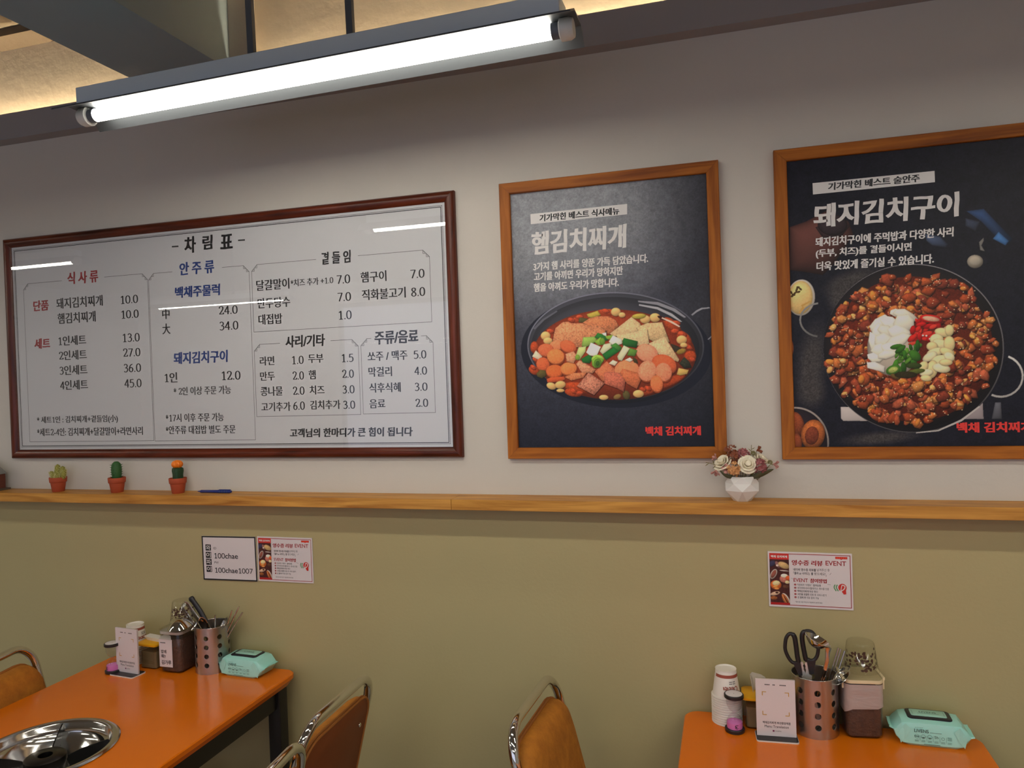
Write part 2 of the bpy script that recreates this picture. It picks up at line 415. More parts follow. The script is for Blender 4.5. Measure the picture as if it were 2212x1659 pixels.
# ------------------------------------------------------------------ helpers: printed pictures (a fine mesh, one ink colour per vertex)
class Canvas:
    def __init__(self, x0, x1, y0, y1, step, bg):     # millimetres, y upwards; step is the vertex spacing
        self.x0, self.x1, self.y0, self.y1 = x0, x1, y0, y1
        self.nx = int((x1 - x0) / step) * 2; self.ny = int((y1 - y0) / step) * 2
        xs = x0 + (np.arange(self.nx) + 0.5) * (x1 - x0) / self.nx; ys = y0 + (np.arange(self.ny) + 0.5) * (y1 - y0) / self.ny
        self.X, self.Y = np.meshgrid(xs, ys)
        self.img = np.zeros((self.ny, self.nx, 3)) + np.array(bg, float)
        r = np.random.RandomState(3)
        self.noise = self.fbm(r, (2, 5, 14)); self.grain = self.fbm(r, (1, 2, 3))
        self.white = r.rand(self.ny, self.nx)
    def fbm(self, r, sizes):
        out = np.zeros((self.ny, self.nx)); w = 0
        for k, s in enumerate(sizes):
            a = r.rand(int(self.ny / s / 2) + 3, int(self.nx / s / 2) + 3)
            yy = np.linspace(0, a.shape[0] - 1.001, self.ny); xx = np.linspace(0, a.shape[1] - 1.001, self.nx)
            iy = yy.astype(int)[:, None]; ix = xx.astype(int)[None, :]; fy = (yy % 1)[:, None]; fx = (xx % 1)[None, :]
            out += a[iy, ix] * (1 - fy) * (1 - fx) + a[iy + 1, ix] * fy * (1 - fx) + a[iy, ix + 1] * (1 - fy) * fx + a[iy + 1, ix + 1] * fy * fx; w += 1
        return out / w - 0.5
    def shape(self, kind, geo, col, grad=0.2, edge=0.25, spk=0.0, shadow=0.0):
        if shadow > 0 and grad < 1.5:
            if kind == 'e': g2 = (geo[0] + 0.9, geo[1] - 2.2) + tuple(v * 1.06 for v in geo[2:])
            else:
                cx = sum(p[0] for p in geo) / len(geo); cy = sum(p[1] for p in geo) / len(geo)
                g2 = [(cx + (x - cx) * 1.06 + 0.9, cy + (y - cy) * 1.06 - 2.2) for x, y in geo]
            self._fill(kind, g2, None, shadow, 0, 0, 2.2)
        self._fill(kind, geo, col, grad, edge, spk, 0)
    def _fill(self, kind, geo, col, grad, edge, spk, soft):
        if kind == 'e':
            cx, cy, ax, ay, bx, by = geo; hw = math.hypot(ax, bx); hh = math.hypot(ay, by)
        else:
            P = np.array(geo); cx, cy = P.mean(0); hw = np.abs(P[:, 0] - cx).max(); hh = np.abs(P[:, 1] - cy).max()
        sx = (self.x1 - self.x0) / self.nx; sy = (self.y1 - self.y0) / self.ny
        i0 = max(int((cx - hw - self.x0) / sx) - 1, 0); i1 = min(int((cx + hw - self.x0) / sx) + 2, self.nx)
        j0 = max(int((cy - hh - self.y0) / sy) - 1, 0); j1 = min(int((cy + hh - self.y0) / sy) + 2, self.ny)
        if i0 >= i1 or j0 >= j1: return
        X = self.X[j0:j1, i0:i1]; Y = self.Y[j0:j1, i0:i1]
        if kind == 'e':
            det = ax * by - ay * bx
            u = ((X - cx) * by - (Y - cy) * bx) / det; v = (-(X - cx) * ay + (Y - cy) * ax) / det
            rad = np.sqrt(u * u + v * v); ins = rad < 1; dist = (1 - rad) * min(math.hypot(ax, ay), math.hypot(bx, by))
        else:
            ins = np.zeros(X.shape, bool); dist = np.full(X.shape, 1e9)
            for k in range(len(P)):
                (xa, ya), (xb, yb) = P[k], P[(k + 1) % len(P)]
                with np.errstate(divide='ignore', invalid='ignore'):
                    ins ^= ((ya > Y) != (yb > Y)) & (X < (xb - xa) * (Y - ya) / (yb - ya + 1e-12) + xa)
                t = np.clip(((X - xa) * (xb - xa) + (Y - ya) * (yb - ya)) / ((xb - xa) ** 2 + (yb - ya) ** 2 + 1e-9), 0, 1)
                dist = np.minimum(dist, np.hypot(X - xa - t * (xb - xa), Y - ya - t * (yb - ya)))
        sub = self.img[j0:j1, i0:i1]
        if soft:                                   # a printed soft shadow under a food piece
            k = np.clip(dist / soft, 0, 1) * ins * grad
            sub *= (1 - 0.75 * k)[..., None]; return
        c = np.array(col, float)[None, None, :] * np.ones(X.shape + (1,))
        if grad < 1.5:
            sh = (-(X - cx) / max(hw, .1) * 0.35 + (Y - cy) / max(hh, .1) * 0.8) * grad
            c = c * (1 + sh)[..., None]
        if edge > 0:
            c = c * (1 - edge * np.exp(-dist / max(min(hw, hh) * 0.16, 0.6)))[..., None]
        if spk:
            n = self.grain[j0:j1, i0:i1]
            c = c * (1 + spk * 3.2 * n)[..., None]
            if spk > 0.1: c = np.where((self.white[j0:j1, i0:i1] > 0.992)[..., None], c * 0.55, c)
        a = ins.astype(float)[..., None]
        if edge < 0: a = a * np.clip(dist / (min(hw, hh) * 0.6), 0, 1)[..., None]
        if grad >= 1.5: a = a * np.clip(dist / 14.0, 0, 1)[..., None]
        sub[:] = sub * (1 - a) + c * a
    def build(self, name, m, parent, y, gain=1.0, gamma_white=1.0):
        im = self.img.reshape(self.ny // 2, 2, self.nx // 2, 2, 3).mean((1, 3)); ny, nx = im.shape[:2]
        im = np.clip(im, 2, 250) / 255.0
        L = np.where(im <= 0.04045, im / 12.92, ((im + 0.055) / 1.055) ** 2.4) * gain
        L = np.clip(L, 0, 0.85)
        xs = np.linspace(self.x0, self.x1, nx) / 1000; zs = np.linspace(self.y0, self.y1, ny) / 1000
        XX, ZZ = np.meshgrid(xs, zs)
        co = np.stack([XX, np.full_like(XX, y), ZZ], -1).reshape(-1, 3)
        idx = np.arange(ny * nx).reshape(ny, nx)
        q = np.stack([idx[:-1, :-1], idx[:-1, 1:], idx[1:, 1:], idx[1:, :-1]], -1).reshape(-1)
        nf = (ny - 1) * (nx - 1)
        me = bpy.data.meshes.new(name)
        me.vertices.add(ny * nx); me.vertices.foreach_set('co', co.ravel())
        me.loops.add(nf * 4); me.loops.foreach_set('vertex_index', q.astype(np.int32))
        me.polygons.add(nf); me.polygons.foreach_set('loop_start', np.arange(0, nf * 4, 4, dtype=np.int32))
        me.update(calc_edges=True)
        at = me.color_attributes.new('ink', 'FLOAT_COLOR', 'POINT')
        at.data.foreach_set('color', np.concatenate([L.reshape(-1, 3), np.ones((ny * nx, 1))], 1).astype(np.float32).ravel())
        me.materials.append(m)
        ob = bpy.data.objects.new(name, me); COL.objects.link(ob); ob.parent = parent
        return ob

# ------------------------------------------------------------------ layout data (metres from the lower left corner of each frame; picture shapes in millimetres)
FOOD_GAIN = 1.25
BORDERS = [(0.076, 0.5962, 0.0566, 0.6012, 0.2437, 0.4232), (0.6003, 0.9803, 0.0556, 0.599, 0.6938, 0.8825), (0.9892, 1.5837, 0.3907, 0.5986, 1.2153, 1.3565), (0.9878, 1.3464, 0.1279, 0.3516, 1.08, 1.2554), (1.355, 1.5851, 0.1294, 0.352, 1.3892, 1.5491)]
BOARD_TEXT = [
    ('title_lettering', [
        ('black', 'brush', '-', 0.6962, 0.722, 0.6789, 0.0053),
        ('black', 'brush', '차', 0.7433, 0.789, 0.68, 0.053),
        ('black', 'brush', '림', 0.8126, 0.852, 0.682, 0.0458),
        ('black', 'brush', '표', 0.8781, 0.9247, 0.6783, 0.047),
        ('black', 'brush', '-', 0.9444, 0.9699, 0.6783, 0.0052)]),
    ('red_heading_lettering', [
        ('red', 'brush', '식 사 류', 0.2677, 0.3978, 0.6069, 0.0419),
        ('red', 'brush', '단품', 0.1157, 0.1839, 0.5231, 0.0365),
        ('red', 'brush', '세트', 0.1133, 0.1829, 0.3935, 0.0354)]),
    ('meal_list_lettering', [
        ('black', 'serif', '돼지김치찌개', 0.2168, 0.4123, 0.525, 0.0358),
        ('black', 'serif', '10.0', 0.4862, 0.5557, 0.5213, 0.0274),
        ('black', 'serif', '햄김치찌개', 0.2198, 0.3806, 0.4738, 0.0359),
        ('black', 'serif', '10.0', 0.4866, 0.556, 0.4729, 0.0274),
        ('black', 'serif', '1인세트', 0.2194, 0.3369, 0.398, 0.0327),
        ('black', 'serif', '13.0', 0.4882, 0.5562, 0.396, 0.0285),
        ('black', 'serif', '2인세트', 0.219, 0.3372, 0.3486, 0.0327),
        ('black', 'serif', '27.0', 0.4871, 0.5565, 0.3471, 0.0285),
        ('black', 'serif', '3인세트', 0.2192, 0.3375, 0.298, 0.0327),
        ('black', 'serif', '36.0', 0.4874, 0.5567, 0.2963, 0.0285),
        ('black', 'serif', '4인세트', 0.2181, 0.337, 0.2477, 0.0328),
        ('black', 'serif', '45.0', 0.4869, 0.5563, 0.2462, 0.0286),
        ('black', 'serif', '* 세트1인 : 김치찌개+곁들임(小)', 0.1111, 0.4551, 0.1299, 0.0271),
        ('black', 'serif', '*세트2-4인: 김치찌개+달걀말이+라면사리', 0.1097, 0.554, 0.0894, 0.027)]),
    ('blue_heading_lettering', [
        ('blue', 'brush', '안 주 류', 0.7218, 0.8534, 0.6052, 0.0424),
        ('blue', 'brush', '백채주물럭', 0.7009, 0.873, 0.5311, 0.0371),
        ('blue', 'brush', '돼지김치구이', 0.6858, 0.8913, 0.3207, 0.0393)]),
    ('snack_list_lettering', [
        ('black', 'serif', '中', 0.6483, 0.6776, 0.4658, 0.0334),
        ('black', 'serif', '24.0', 0.8639, 0.9335, 0.4648, 0.0272),
        ('black', 'serif', '大', 0.646, 0.6785, 0.4172, 0.0345),
        ('black', 'serif', '34.0', 0.8648, 0.9338, 0.4156, 0.0283),
        ('black', 'serif', '1인', 0.6482, 0.6977, 0.2598, 0.0324),
        ('black', 'serif', '12.0', 0.8657, 0.9347, 0.259, 0.0284),
        ('black', 'serif', '* 2인 이상 주문 가능', 0.6807, 0.8977, 0.2146, 0.0266),
        ('black', 'serif', '*17시 이후 주문 가능', 0.6459, 0.8672, 0.1293, 0.0268),
        ('black', 'serif', '*안주류 대접밥 별도 주문', 0.6441, 0.9087, 0.0902, 0.0267)]),
    ('side_heading_lettering', [
        ('black', 'brush', '곁 들 임', 1.2324, 1.3327, 0.5994, 0.0379),
        ('black', 'brush', '사리/기타', 1.099, 1.2362, 0.3551, 0.0376),
        ('black', 'brush', '주류/음료', 1.4002, 1.5402, 0.3521, 0.0391)]),
    ('side_list_lettering', [
        ('black', 'serif', '달걀말이', 1.004, 1.1212, 0.5332, 0.0328),
        ('black', 'serif', '*치즈 추가 +1.0', 1.1255, 1.2713, 0.5331, 0.0222),
        ('black', 'serif', '7.0', 1.2832, 1.3278, 0.5325, 0.0269),
        ('black', 'serif', '햄구이', 1.3621, 1.4463, 0.5335, 0.0314),
        ('black', 'serif', '7.0', 1.5225, 1.5665, 0.5319, 0.0261),
        ('black', 'serif', '만두탕수', 1.0063, 1.1217, 0.4778, 0.0318),
        ('black', 'serif', '7.0', 1.2839, 1.3284, 0.4801, 0.0269),
        ('black', 'serif', '직화불고기', 1.3639, 1.5056, 0.4813, 0.0313),
        ('black', 'serif', '8.0', 1.5226, 1.5666, 0.4796, 0.0261),
        ('black', 'serif', '대접밥', 1.0071, 1.092, 0.4277, 0.0319),
        ('black', 'serif', '1.0', 1.2855, 1.3284, 0.4261, 0.0269)]),
    ('extras_list_lettering', [
        ('black', 'serif', '라면', 1.0062, 1.0581, 0.2996, 0.0279),
        ('black', 'serif', '1.0', 1.1205, 1.1606, 0.2982, 0.0255),
        ('black', 'serif', '두부', 1.1762, 1.2283, 0.3001, 0.0263),
        ('black', 'serif', '1.5', 1.2903, 1.3293, 0.2976, 0.025),
        ('black', 'serif', '만두', 1.0053, 1.0579, 0.2525, 0.0279),
        ('black', 'serif', '2.0', 1.1202, 1.1597, 0.2507, 0.0255),
        ('black', 'serif', '햄', 1.1759, 1.2, 0.2517, 0.0274),
        ('black', 'serif', '2.0', 1.2895, 1.3284, 0.2504, 0.025),
        ('black', 'serif', '콩나물', 1.005, 1.0836, 0.2056, 0.0289),
        ('black', 'serif', '2.0', 1.1194, 1.1595, 0.2045, 0.0255),
        ('black', 'serif', '치즈', 1.1768, 1.2283, 0.205, 0.0274),
        ('black', 'serif', '3.0', 1.2892, 1.3288, 0.2038, 0.025),
        ('black', 'serif', '고기추가', 1.0053, 1.1097, 0.1574, 0.0279),
        ('black', 'serif', '6.0', 1.1185, 1.1587, 0.1585, 0.0255),
        ('black', 'serif', '김치추가', 1.1766, 1.2801, 0.1596, 0.0273),
        ('black', 'serif', '3.0', 1.2895, 1.3291, 0.1578, 0.025)]),
    ('drinks_list_lettering', [
        ('black', 'serif', '쏘주 / 맥주', 1.3756, 1.5038, 0.299, 0.0285),
        ('black', 'serif', '5.0', 1.5239, 1.5632, 0.2982, 0.0242),
        ('black', 'serif', '막걸리', 1.3765, 1.4529, 0.253, 0.0286),
        ('black', 'serif', '4.0', 1.5237, 1.5635, 0.2516, 0.0242),
        ('black', 'serif', '식후식혜', 1.3768, 1.4789, 0.2059, 0.0285),
        ('black', 'serif', '3.0', 1.5235, 1.5633, 0.2048, 0.0242),
        ('black', 'serif', '음료', 1.376, 1.4277, 0.159, 0.0267),
        ('black', 'serif', '2.0', 1.5237, 1.5636, 0.1582, 0.0243)]),
    ('slogan_lettering', [
        ('black', 'brush', '고객님의 한마디가 큰 힘이 됩니다', 1.1027, 1.5121, 0.0756, 0.028)]),
]
POSTER1_TEXT = [
    ('black', 'brush', '기가막힌 베스트 식사메뉴', 0.1112, 0.3309, 0.661, 0.0201),
    ('white', 'brush', '햄김치찌개', 0.0866, 0.3495, 0.5933, 0.0645),
    ('white', 'brush', '3가지 햄 사리를 양푼 가득 담았습니다.', 0.0891, 0.4025, 0.5292, 0.0241),
    ('white', 'brush', '고기를 아끼면 우리가 망하지만', 0.0897, 0.3356, 0.5017, 0.0242),
    ('white', 'brush', '햄을 아껴도 우리가 망합니다.', 0.0886, 0.3232, 0.4718, 0.0243),
    ('signred', 'heavy', '백채 김치찌개', 0.381, 0.5239, 0.072, 0.0246)]
POSTER2_TEXT = [
    ('black', 'brush', '기가막힌 베스트 술안주', 0.1249, 0.329, 0.6736, 0.0192),
    ('white', 'brush', '돼지김치구이', 0.0893, 0.4115, 0.6036, 0.0595),
    ('white', 'brush', '돼지김치구이에 주먹밥과 다양한 사리', 0.0923, 0.3977, 0.5396, 0.0233),
    ('white', 'brush', '(두부, 치즈)를 곁들이시면', 0.0925, 0.3076, 0.5102, 0.0234),
    ('white', 'brush', '더욱 맛있게 즐기실 수 있습니다.', 0.0931, 0.354, 0.4792, 0.0234),
    ('signred', 'heavy', '백채 김치찌개', 0.3919, 0.5481, 0.0745, 0.0246)]
BANNER1 = [(0.0862, 0.6748), (0.3523, 0.677), (0.3514, 0.6494), (0.0863, 0.647)]
BANNER2 = [(0.09, 0.6862), (0.3607, 0.6869), (0.3609, 0.6601), (0.0902, 0.6582)]
POSTER1_ART = [
    ('e', (301.0, 287.4, 254.3, -19.7, -10.3, -150.6), (28, 30, 42), 0, 0, 0.02, 0.0),
    ('e', (298.3, 287.5, 224.3, -17.3, -9.5, -139.9), (24, 26, 34), 0, 0, 0.01, 0.0),
    ('e', (301.4, 301.4, 236.4, -14.6, -7.3, -144.2), (96, 96, 108), 0.5, 0.15, 0, 0.0),
    ('e', (301.4, 301.4, 232.7, -14.4, -7.1, -141.0), (60, 60, 68), 0.35, 0.2, 0, 0.0),
    ('e', (301.3, 298.2, 224.9, -13.8, -6.8, -134.5), (47, 48, 54), 0.3, 0.2, 0, 0.0),
    ('e', (299.7, 288.8, 216.4, -13.0, -6.6, -131.4), (58, 58, 66), 0.4, 0.3, 0, 0.0),
    ('p', [(372.1, 418.9), (424.4, 411.8), (467.8, 392.0), (495.3, 368.2), (490.1, 367.2), (459.9, 387.2), (421.6, 404.5), (373.3, 414.9)], (140, 138, 146), 0, 0, 0, 0.0),
    ('p', [(374.4, 409.5), (424.0, 398.6), (459.7, 379.4), (484.7, 357.0), (479.6, 357.3), (454.4, 374.4), (421.2, 392.9), (374.3, 405.5)], (168, 166, 172), 0, 0, 0, 0.0),
    ('p', [(83.6, 360.4), (110.2, 383.9), (150.6, 405.1), (153.3, 402.2), (115.8, 380.9), (87.8, 356.1)], (92, 92, 102), 0, 0, 0, 0.0),
    ('e', (298.5, 278.9, 217.5, -12.7, -6.1, -120.6), (150, 58, 28), 0.25, 0.35, 0.1, 0.0),
    ('e', (296.4, 392.7, 34.8, -3.8, -0.7, -8.0), (176, 70, 32), 0.3, 0.3, 0.16, 0.0),
    ('e', (202.7, 376.2, 21.0, 6.3, 2.4, -7.3), (176, 70, 32), 0.3, 0.3, 0.16, 0.0),
    ('e', (458.7, 349.2, 21.1, -19.7, -8.6, -9.6), (176, 70, 32), 0.3, 0.3, 0.16, 0.0),
    ('e', (488.4, 310.9, 14.2, -18.7, -12.1, -9.6), (176, 70, 32), 0.3, 0.3, 0.16, 0.0),
    ('e', (502.3, 265.8, 15.2, -0.6, -0.5, -15.7), (176, 70, 32), 0.3, 0.3, 0.16, 0.0),
    ('e', (84.7, 307.7, 11.4, -0.5, -0.6, -16.6), (176, 70, 32), 0.3, 0.3, 0.16, 0.0),
    ('e', (207.5, 193.1, 43.1, -8.8, -2.9, -13.4), (176, 70, 32), 0.3, 0.3, 0.16, 0.0),
    ('e', (190.4, 179.9, 24.4, -4.9, -2.3, -10.7), (176, 70, 32), 0.3, 0.3, 0.16, 0.0),
    ('e', (388.2, 179.9, 28.1, 6.8, 2.4, -10.4), (176, 70, 32), 0.3, 0.3, 0.16, 0.0),
    ('e', (448.9, 202.0, 37.9, 16.6, 4.1, -9.7), (176, 70, 32), 0.3, 0.3, 0.16, 0.0),
    ('e', (82.4, 243.9, 14.6, -8.8, -6.1, -9.4), (176, 70, 32), 0.3, 0.3, 0.16, 0.0),
    ('e', (465.9, 333.0, 11.6, -0.6, -0.2, -7.1), (188, 74, 40), 0.4, 0.4, 0.2, 0.0),
    ('e', (483.7, 324.3, 11.9, -5.1, -2.9, -7.3), (188, 74, 40), 0.4, 0.4, 0.2, 0.0),
    ('e', (500.5, 289.4, 7.6, -7.1, -4.1, -4.6), (188, 74, 40), 0.4, 0.4, 0.2, 0.0),
    ('e', (469.2, 353.9, 11.3, -2.6, -1.4, -6.9), (188, 74, 40), 0.4, 0.4, 0.2, 0.0),
    ('e', (507.1, 257.8, 8.5, -3.6, -2.0, -5.2), (188, 74, 40), 0.4, 0.4, 0.2, 0.0),
    ('e', (191.6, 376.8, 10.3, -4.3, -2.5, -6.0), (188, 74, 40), 0.4, 0.4, 0.2, 0.0),
    ('e', (214.0, 383.7, 11.0, -0.6, -0.2, -6.5), (188, 74, 40), 0.4, 0.4, 0.2, 0.0),
    ('e', (285.6, 396.0, 10.6, -2.5, -1.3, -6.3), (188, 74, 40), 0.4, 0.4, 0.2, 0.0),
    ('e', (190.6, 184.0, 8.3, -7.3, -4.5, -4.9), (188, 74, 40), 0.4, 0.4, 0.2, 0.0),
    ('e', (207.0, 178.1, 10.0, -0.3, -0.2, -5.9), (188, 74, 40), 0.4, 0.4, 0.2, 0.0),
    ('e', (391.0, 185.2, 8.9, -5.6, -3.3, -5.4), (188, 74, 40), 0.4, 0.4, 0.2, 0.0),
    ('e', (377.7, 182.9, 8.1, -5.0, -3.0, -4.9), (188, 74, 40), 0.4, 0.4, 0.2, 0.0),
    ('e', (131.7, 349.7, 11.0, -2.5, -1.4, -6.4), (188, 74, 40), 0.4, 0.4, 0.2, 0.0),
    ('e', (89.2, 274.2, 10.6, -4.2, -2.6, -6.2), (188, 74, 40), 0.4, 0.4, 0.2, 0.0),
    ('e', (79.8, 252.3, 7.7, -6.7, -4.1, -4.4), (188, 74, 40), 0.4, 0.4, 0.2, 0.0),
    ('e', (312.5, 392.3, 12.9, -0.7, -0.4, -11.3), (226, 178, 112), 0.3, 0.25, 0, 0.5),
    ('e', (328.9, 383.3, 9.1, -0.5, -0.2, -7.0), (226, 178, 112), 0.3, 0.25, 0, 0.5),
    ('e', (415.3, 371.3, 14.1, -0.8, -0.4, -11.9), (226, 178, 112), 0.3, 0.25, 0, 0.5),
    ('e', (389.5, 368.2, 13.6, -0.7, -0.4, -11.1), (226, 178, 112), 0.3, 0.25, 0, 0.5),
    ('e', (117.7, 337.7, 13.6, -0.7, -0.4, -12.1), (226, 178, 112), 0.3, 0.25, 0, 0.5),
    ('e', (123.7, 323.9, 13.0, -0.6, -0.3, -9.4), (226, 178, 112), 0.3, 0.25, 0, 0.5),
    ('e', (481.9, 309.9, 13.3, -0.6, -0.4, -11.5), (226, 178, 112), 0.3, 0.25, 0, 0.5),
    ('e', (486.6, 295.8, 9.2, -0.4, -0.2, -6.3), (226, 178, 112), 0.3, 0.25, 0, 0.5),
    ('p', [(233.6, 390.8), (264.0, 398.6), (272.3, 385.9), (246.9, 379.8), (237.4, 382.4)], (196, 172, 72), 0.3, 0.3, 0.06, 0.4),
    ('p', [(211.0, 375.7), (214.0, 383.2), (238.7, 378.3), (230.0, 367.9), (210.8, 369.7)], (92, 84, 46), 0.2, 0.3, 0.1, 0.4),
    ('e', (373.4, 377.6, 18.9, 0.6, 0.4, -6.9), (186, 166, 70), 0.3, 0.3, 0.06, 0.4),
    ('e', (433.4, 369.0, 11.6, -6.2, -1.9, -3.7), (60, 24, 16), 0, 0, 0, 0.0),
    ('p', [(433.5, 371.6), (459.1, 359.7), (479.2, 345.5), (476.5, 343.0), (453.8, 356.8), (432.1, 368.5)], (230, 190, 170), 0, 0, 0, 0.0),
    ('p', [(221.8, 368.3), (241.4, 379.5), (263.5, 383.7), (293.3, 381.5), (311.8, 370.3), (318.8, 355.1), (297.1, 333.4), (267.5, 340.2)], (214, 128, 84), 0.25, 0.2, 0.22, 0.5),
    ('p', [(136.9, 320.5), (141.3, 341.0), (146.1, 357.2), (166.3, 372.7), (181.7, 373.2), (191.3, 368.1), (220.4, 367.1), (238.0, 359.3), (268.0, 356.4), (282.6, 344.9), (283.5, 331.3), (255.8, 316.4), (222.3, 301.6), (194.6, 302.9), (161.2, 307.1)], (226, 142, 98), 0.22, 0.18, 0.24, 0.6),
    ('p', [(294.4, 334.9), (353.5, 376.6), (375.4, 358.8), (382.7, 337.2), (347.9, 328.2), (305.0, 327.6)], (226, 190, 140), 0.15, 0.15, 0.12, 0.6),
    ('p', [(365.9, 348.7), (393.9, 357.9), (433.1, 358.4), (450.9, 306.1), (413.2, 306.5), (374.5, 329.6)], (222, 184, 134), 0.18, 0.15, 0.16, 0.6),
    ('p', [(310.5, 330.6), (356.1, 335.8), (393.4, 342.5), (397.9, 304.6), (381.4, 297.3), (325.9, 307.8)], (230, 196, 146), 0.12, 0.12, 0.12, 0.6),
    ('p', [(396.9, 304.6), (438.4, 320.7), (473.9, 259.1), (471.2, 252.6), (440.6, 265.7), (404.6, 283.0)], (226, 190, 142), 0.15, 0.15, 0.14, 0.6),
    ('p', [(452.1, 302.1), (472.4, 293.3), (487.5, 282.1), (477.0, 274.7), (461.7, 280.6)], (60, 52, 34), 0.2, 0.3, 0.1, 0.3),
    ('e', (479.7, 279.8, 12.2, 4.0, 2.1, -6.5), (150, 120, 50), 0.3, 0.3, 0.1, 0.0),
    ('p', [(473.6, 248.6), (486.9, 265.1), (499.3, 252.8), (505.2, 236.9), (486.0, 235.0)], (52, 54, 40), 0.4, 0.3, 0.2, 0.4),
    ('p', [(466.3, 219.9), (471.9, 236.8), (497.4, 230.6), (493.2, 220.3), (475.2, 217.0)], (206, 168, 92), 0.3, 0.2, 0.06, 0.4),
    ('e', (148.3, 306.5, 19.1, -0.8, -0.4, -12.6), (170, 76, 40), 0.1, 0.2, 0.06, 0.5),
    ('e', (147.3, 310.4, 19.1, -0.9, -0.4, -12.6), (237, 137, 92), 0.12, 0.14, 0.1, 0.0),
    ('e', (180.4, 302.4, 21.7, -8.8, -6.0, -14.7), (170, 76, 40), 0.1, 0.2, 0.06, 0.5),
    ('e', (179.4, 306.3, 21.7, -8.8, -6.0, -14.7), (224, 107, 65), 0.12, 0.14, 0.1, 0.0),
    ('e', (118.2, 295.4, 22.6, -1.0, -0.6, -17.1), (170, 76, 40), 0.1, 0.2, 0.06, 0.5),
    ('e', (117.2, 299.3, 22.6, -1.0, -0.6, -17.1), (222, 109, 69), 0.12, 0.14, 0.1, 0.0),
    ('p', [(77.5, 283.0), (88.6, 299.2), (106.6, 281.8), (97.7, 271.1)], (232, 206, 176), 0.2, 0.2, 0.06, 0.4),
    ('e', (108.3, 257.1, 18.7, -0.7, -0.6, -18.2), (170, 76, 40), 0.1, 0.2, 0.06, 0.5),
    ('e', (107.3, 261.0, 18.7, -0.7, -0.6, -18.2), (218, 101, 59), 0.12, 0.14, 0.1, 0.0),
    ('e', (145.0, 276.4, 24.0, -3.0, -2.5, -20.2), (170, 76, 40), 0.1, 0.2, 0.06, 0.5),
    ('e', (144.0, 280.3, 24.0, -3.0, -2.5, -20.2), (241, 135, 75), 0.12, 0.14, 0.1, 0.0),
    ('e', (140.2, 236.6, 23.6, 1.2, 0.9, -17.1), (170, 76, 40), 0.1, 0.2, 0.06, 0.5),
    ('e', (139.2, 240.5, 23.6, 1.2, 0.9, -17.1), (230, 109, 56), 0.12, 0.14, 0.1, 0.0),
    ('e', (179.7, 242.1, 22.6, 3.1, 2.4, -16.8), (170, 76, 40), 0.1, 0.2, 0.06, 0.5),
    ('e', (178.7, 246.0, 22.6, 3.1, 2.4, -16.8), (243, 135, 75), 0.12, 0.14, 0.1, 0.0),
    ('p', [(116.4, 219.2), (130.2, 224.3), (164.0, 224.6), (169.4, 217.5), (157.9, 211.0), (118.3, 209.5)], (206, 90, 48), 0.2, 0.2, 0.06, 0.4),
    ('p', [(171.7, 286.0), (194.3, 291.9), (204.9, 277.8), (193.1, 259.2), (173.8, 265.4)], (222, 150, 112), 0.2, 0.2, 0.2, 0.4),
    ('p', [(87.8, 235.4), (99.6, 245.5), (113.8, 242.8), (116.7, 228.9), (103.1, 221.0), (90.4, 227.0)], (96, 84, 42), 0.35, 0.3, 0.08, 0.4),
    ('e', (129.3, 199.5, 13.1, -5.1, -3.6, -8.7), (226, 178, 112), 0.3, 0.25, 0, 0.5),
    ('e', (154.2, 202.3, 15.0, 2.1, 1.5, -10.3), (226, 178, 112), 0.3, 0.25, 0, 0.5),
    ('e', (154.3, 186.4, 11.2, -0.3, -0.2, -4.9), (226, 178, 112), 0.3, 0.25, 0, 0.5),
    ('e', (272.5, 164.7, 12.5, -0.3, -0.2, -7.0), (226, 178, 112), 0.3, 0.25, 0, 0.5),
    ('e', (365.4, 172.0, 14.3, -0.4, -0.3, -10.1), (226, 178, 112), 0.3, 0.25, 0, 0.5),
    ('e', (333.4, 169.3, 9.1, 3.1, 3.8, -11.7), (92, 82, 44), 0.3, 0.3, 0.06, 0.3),
    ('e', (309.1, 165.9, 10.2, 3.4, 2.0, -6.1), (140, 110, 60), 0.3, 0.3, 0, 0.0),
    ('p', [(200.0, 257.5), (210.1, 268.1), (253.2, 240.6), (244.6, 230.1), (214.5, 233.8)], (222, 146, 108), 0.2, 0.2, 0.24, 0.5),
    ('p', [(166.8, 223.1), (192.2, 233.2), (228.3, 233.9), (219.5, 220.0), (186.0, 212.9)], (216, 128, 84), 0.2, 0.2, 0.22, 0.4),
    ('p', [(250.3, 235.3), (284.4, 261.7), (315.2, 228.2), (290.3, 209.6), (271.2, 207.5)], (216, 120, 80), 0.2, 0.2, 0.14, 0.5),
    ('e', (337.8, 231.2, 33.2, -1.1, -0.9, -28.1), (170, 76, 40), 0.1, 0.2, 0.06, 0.5),
    ('e', (336.9, 235.0, 33.2, -1.2, -0.9, -28.1), (239, 141, 95), 0.12, 0.14, 0.1, 0.0),
    ('p', [(276.1, 231.7), (291.1, 233.9), (335.2, 225.6), (327.0, 177.6), (311.2, 187.4), (275.1, 202.0)], (206, 110, 84), 0.22, 0.2, 0.2, 0.6),
    ('p', [(318.0, 230.3), (326.3, 240.2), (380.3, 223.3), (361.9, 184.6), (335.7, 200.1)], (216, 116, 74), 0.22, 0.2, 0.14, 0.6),
    ('p', [(199.9, 197.4), (233.8, 233.1), (275.9, 202.5), (246.8, 171.6)], (204, 128, 102), 0.22, 0.22, 0.3, 0.6),
    ('e', (392.3, 275.8, 27.2, -11.3, -8.4, -21.2), (170, 76, 40), 0.1, 0.2, 0.06, 0.5),
    ('e', (391.4, 279.6, 27.2, -11.3, -8.4, -21.2), (241, 152, 116), 0.12, 0.14, 0.1, 0.0),
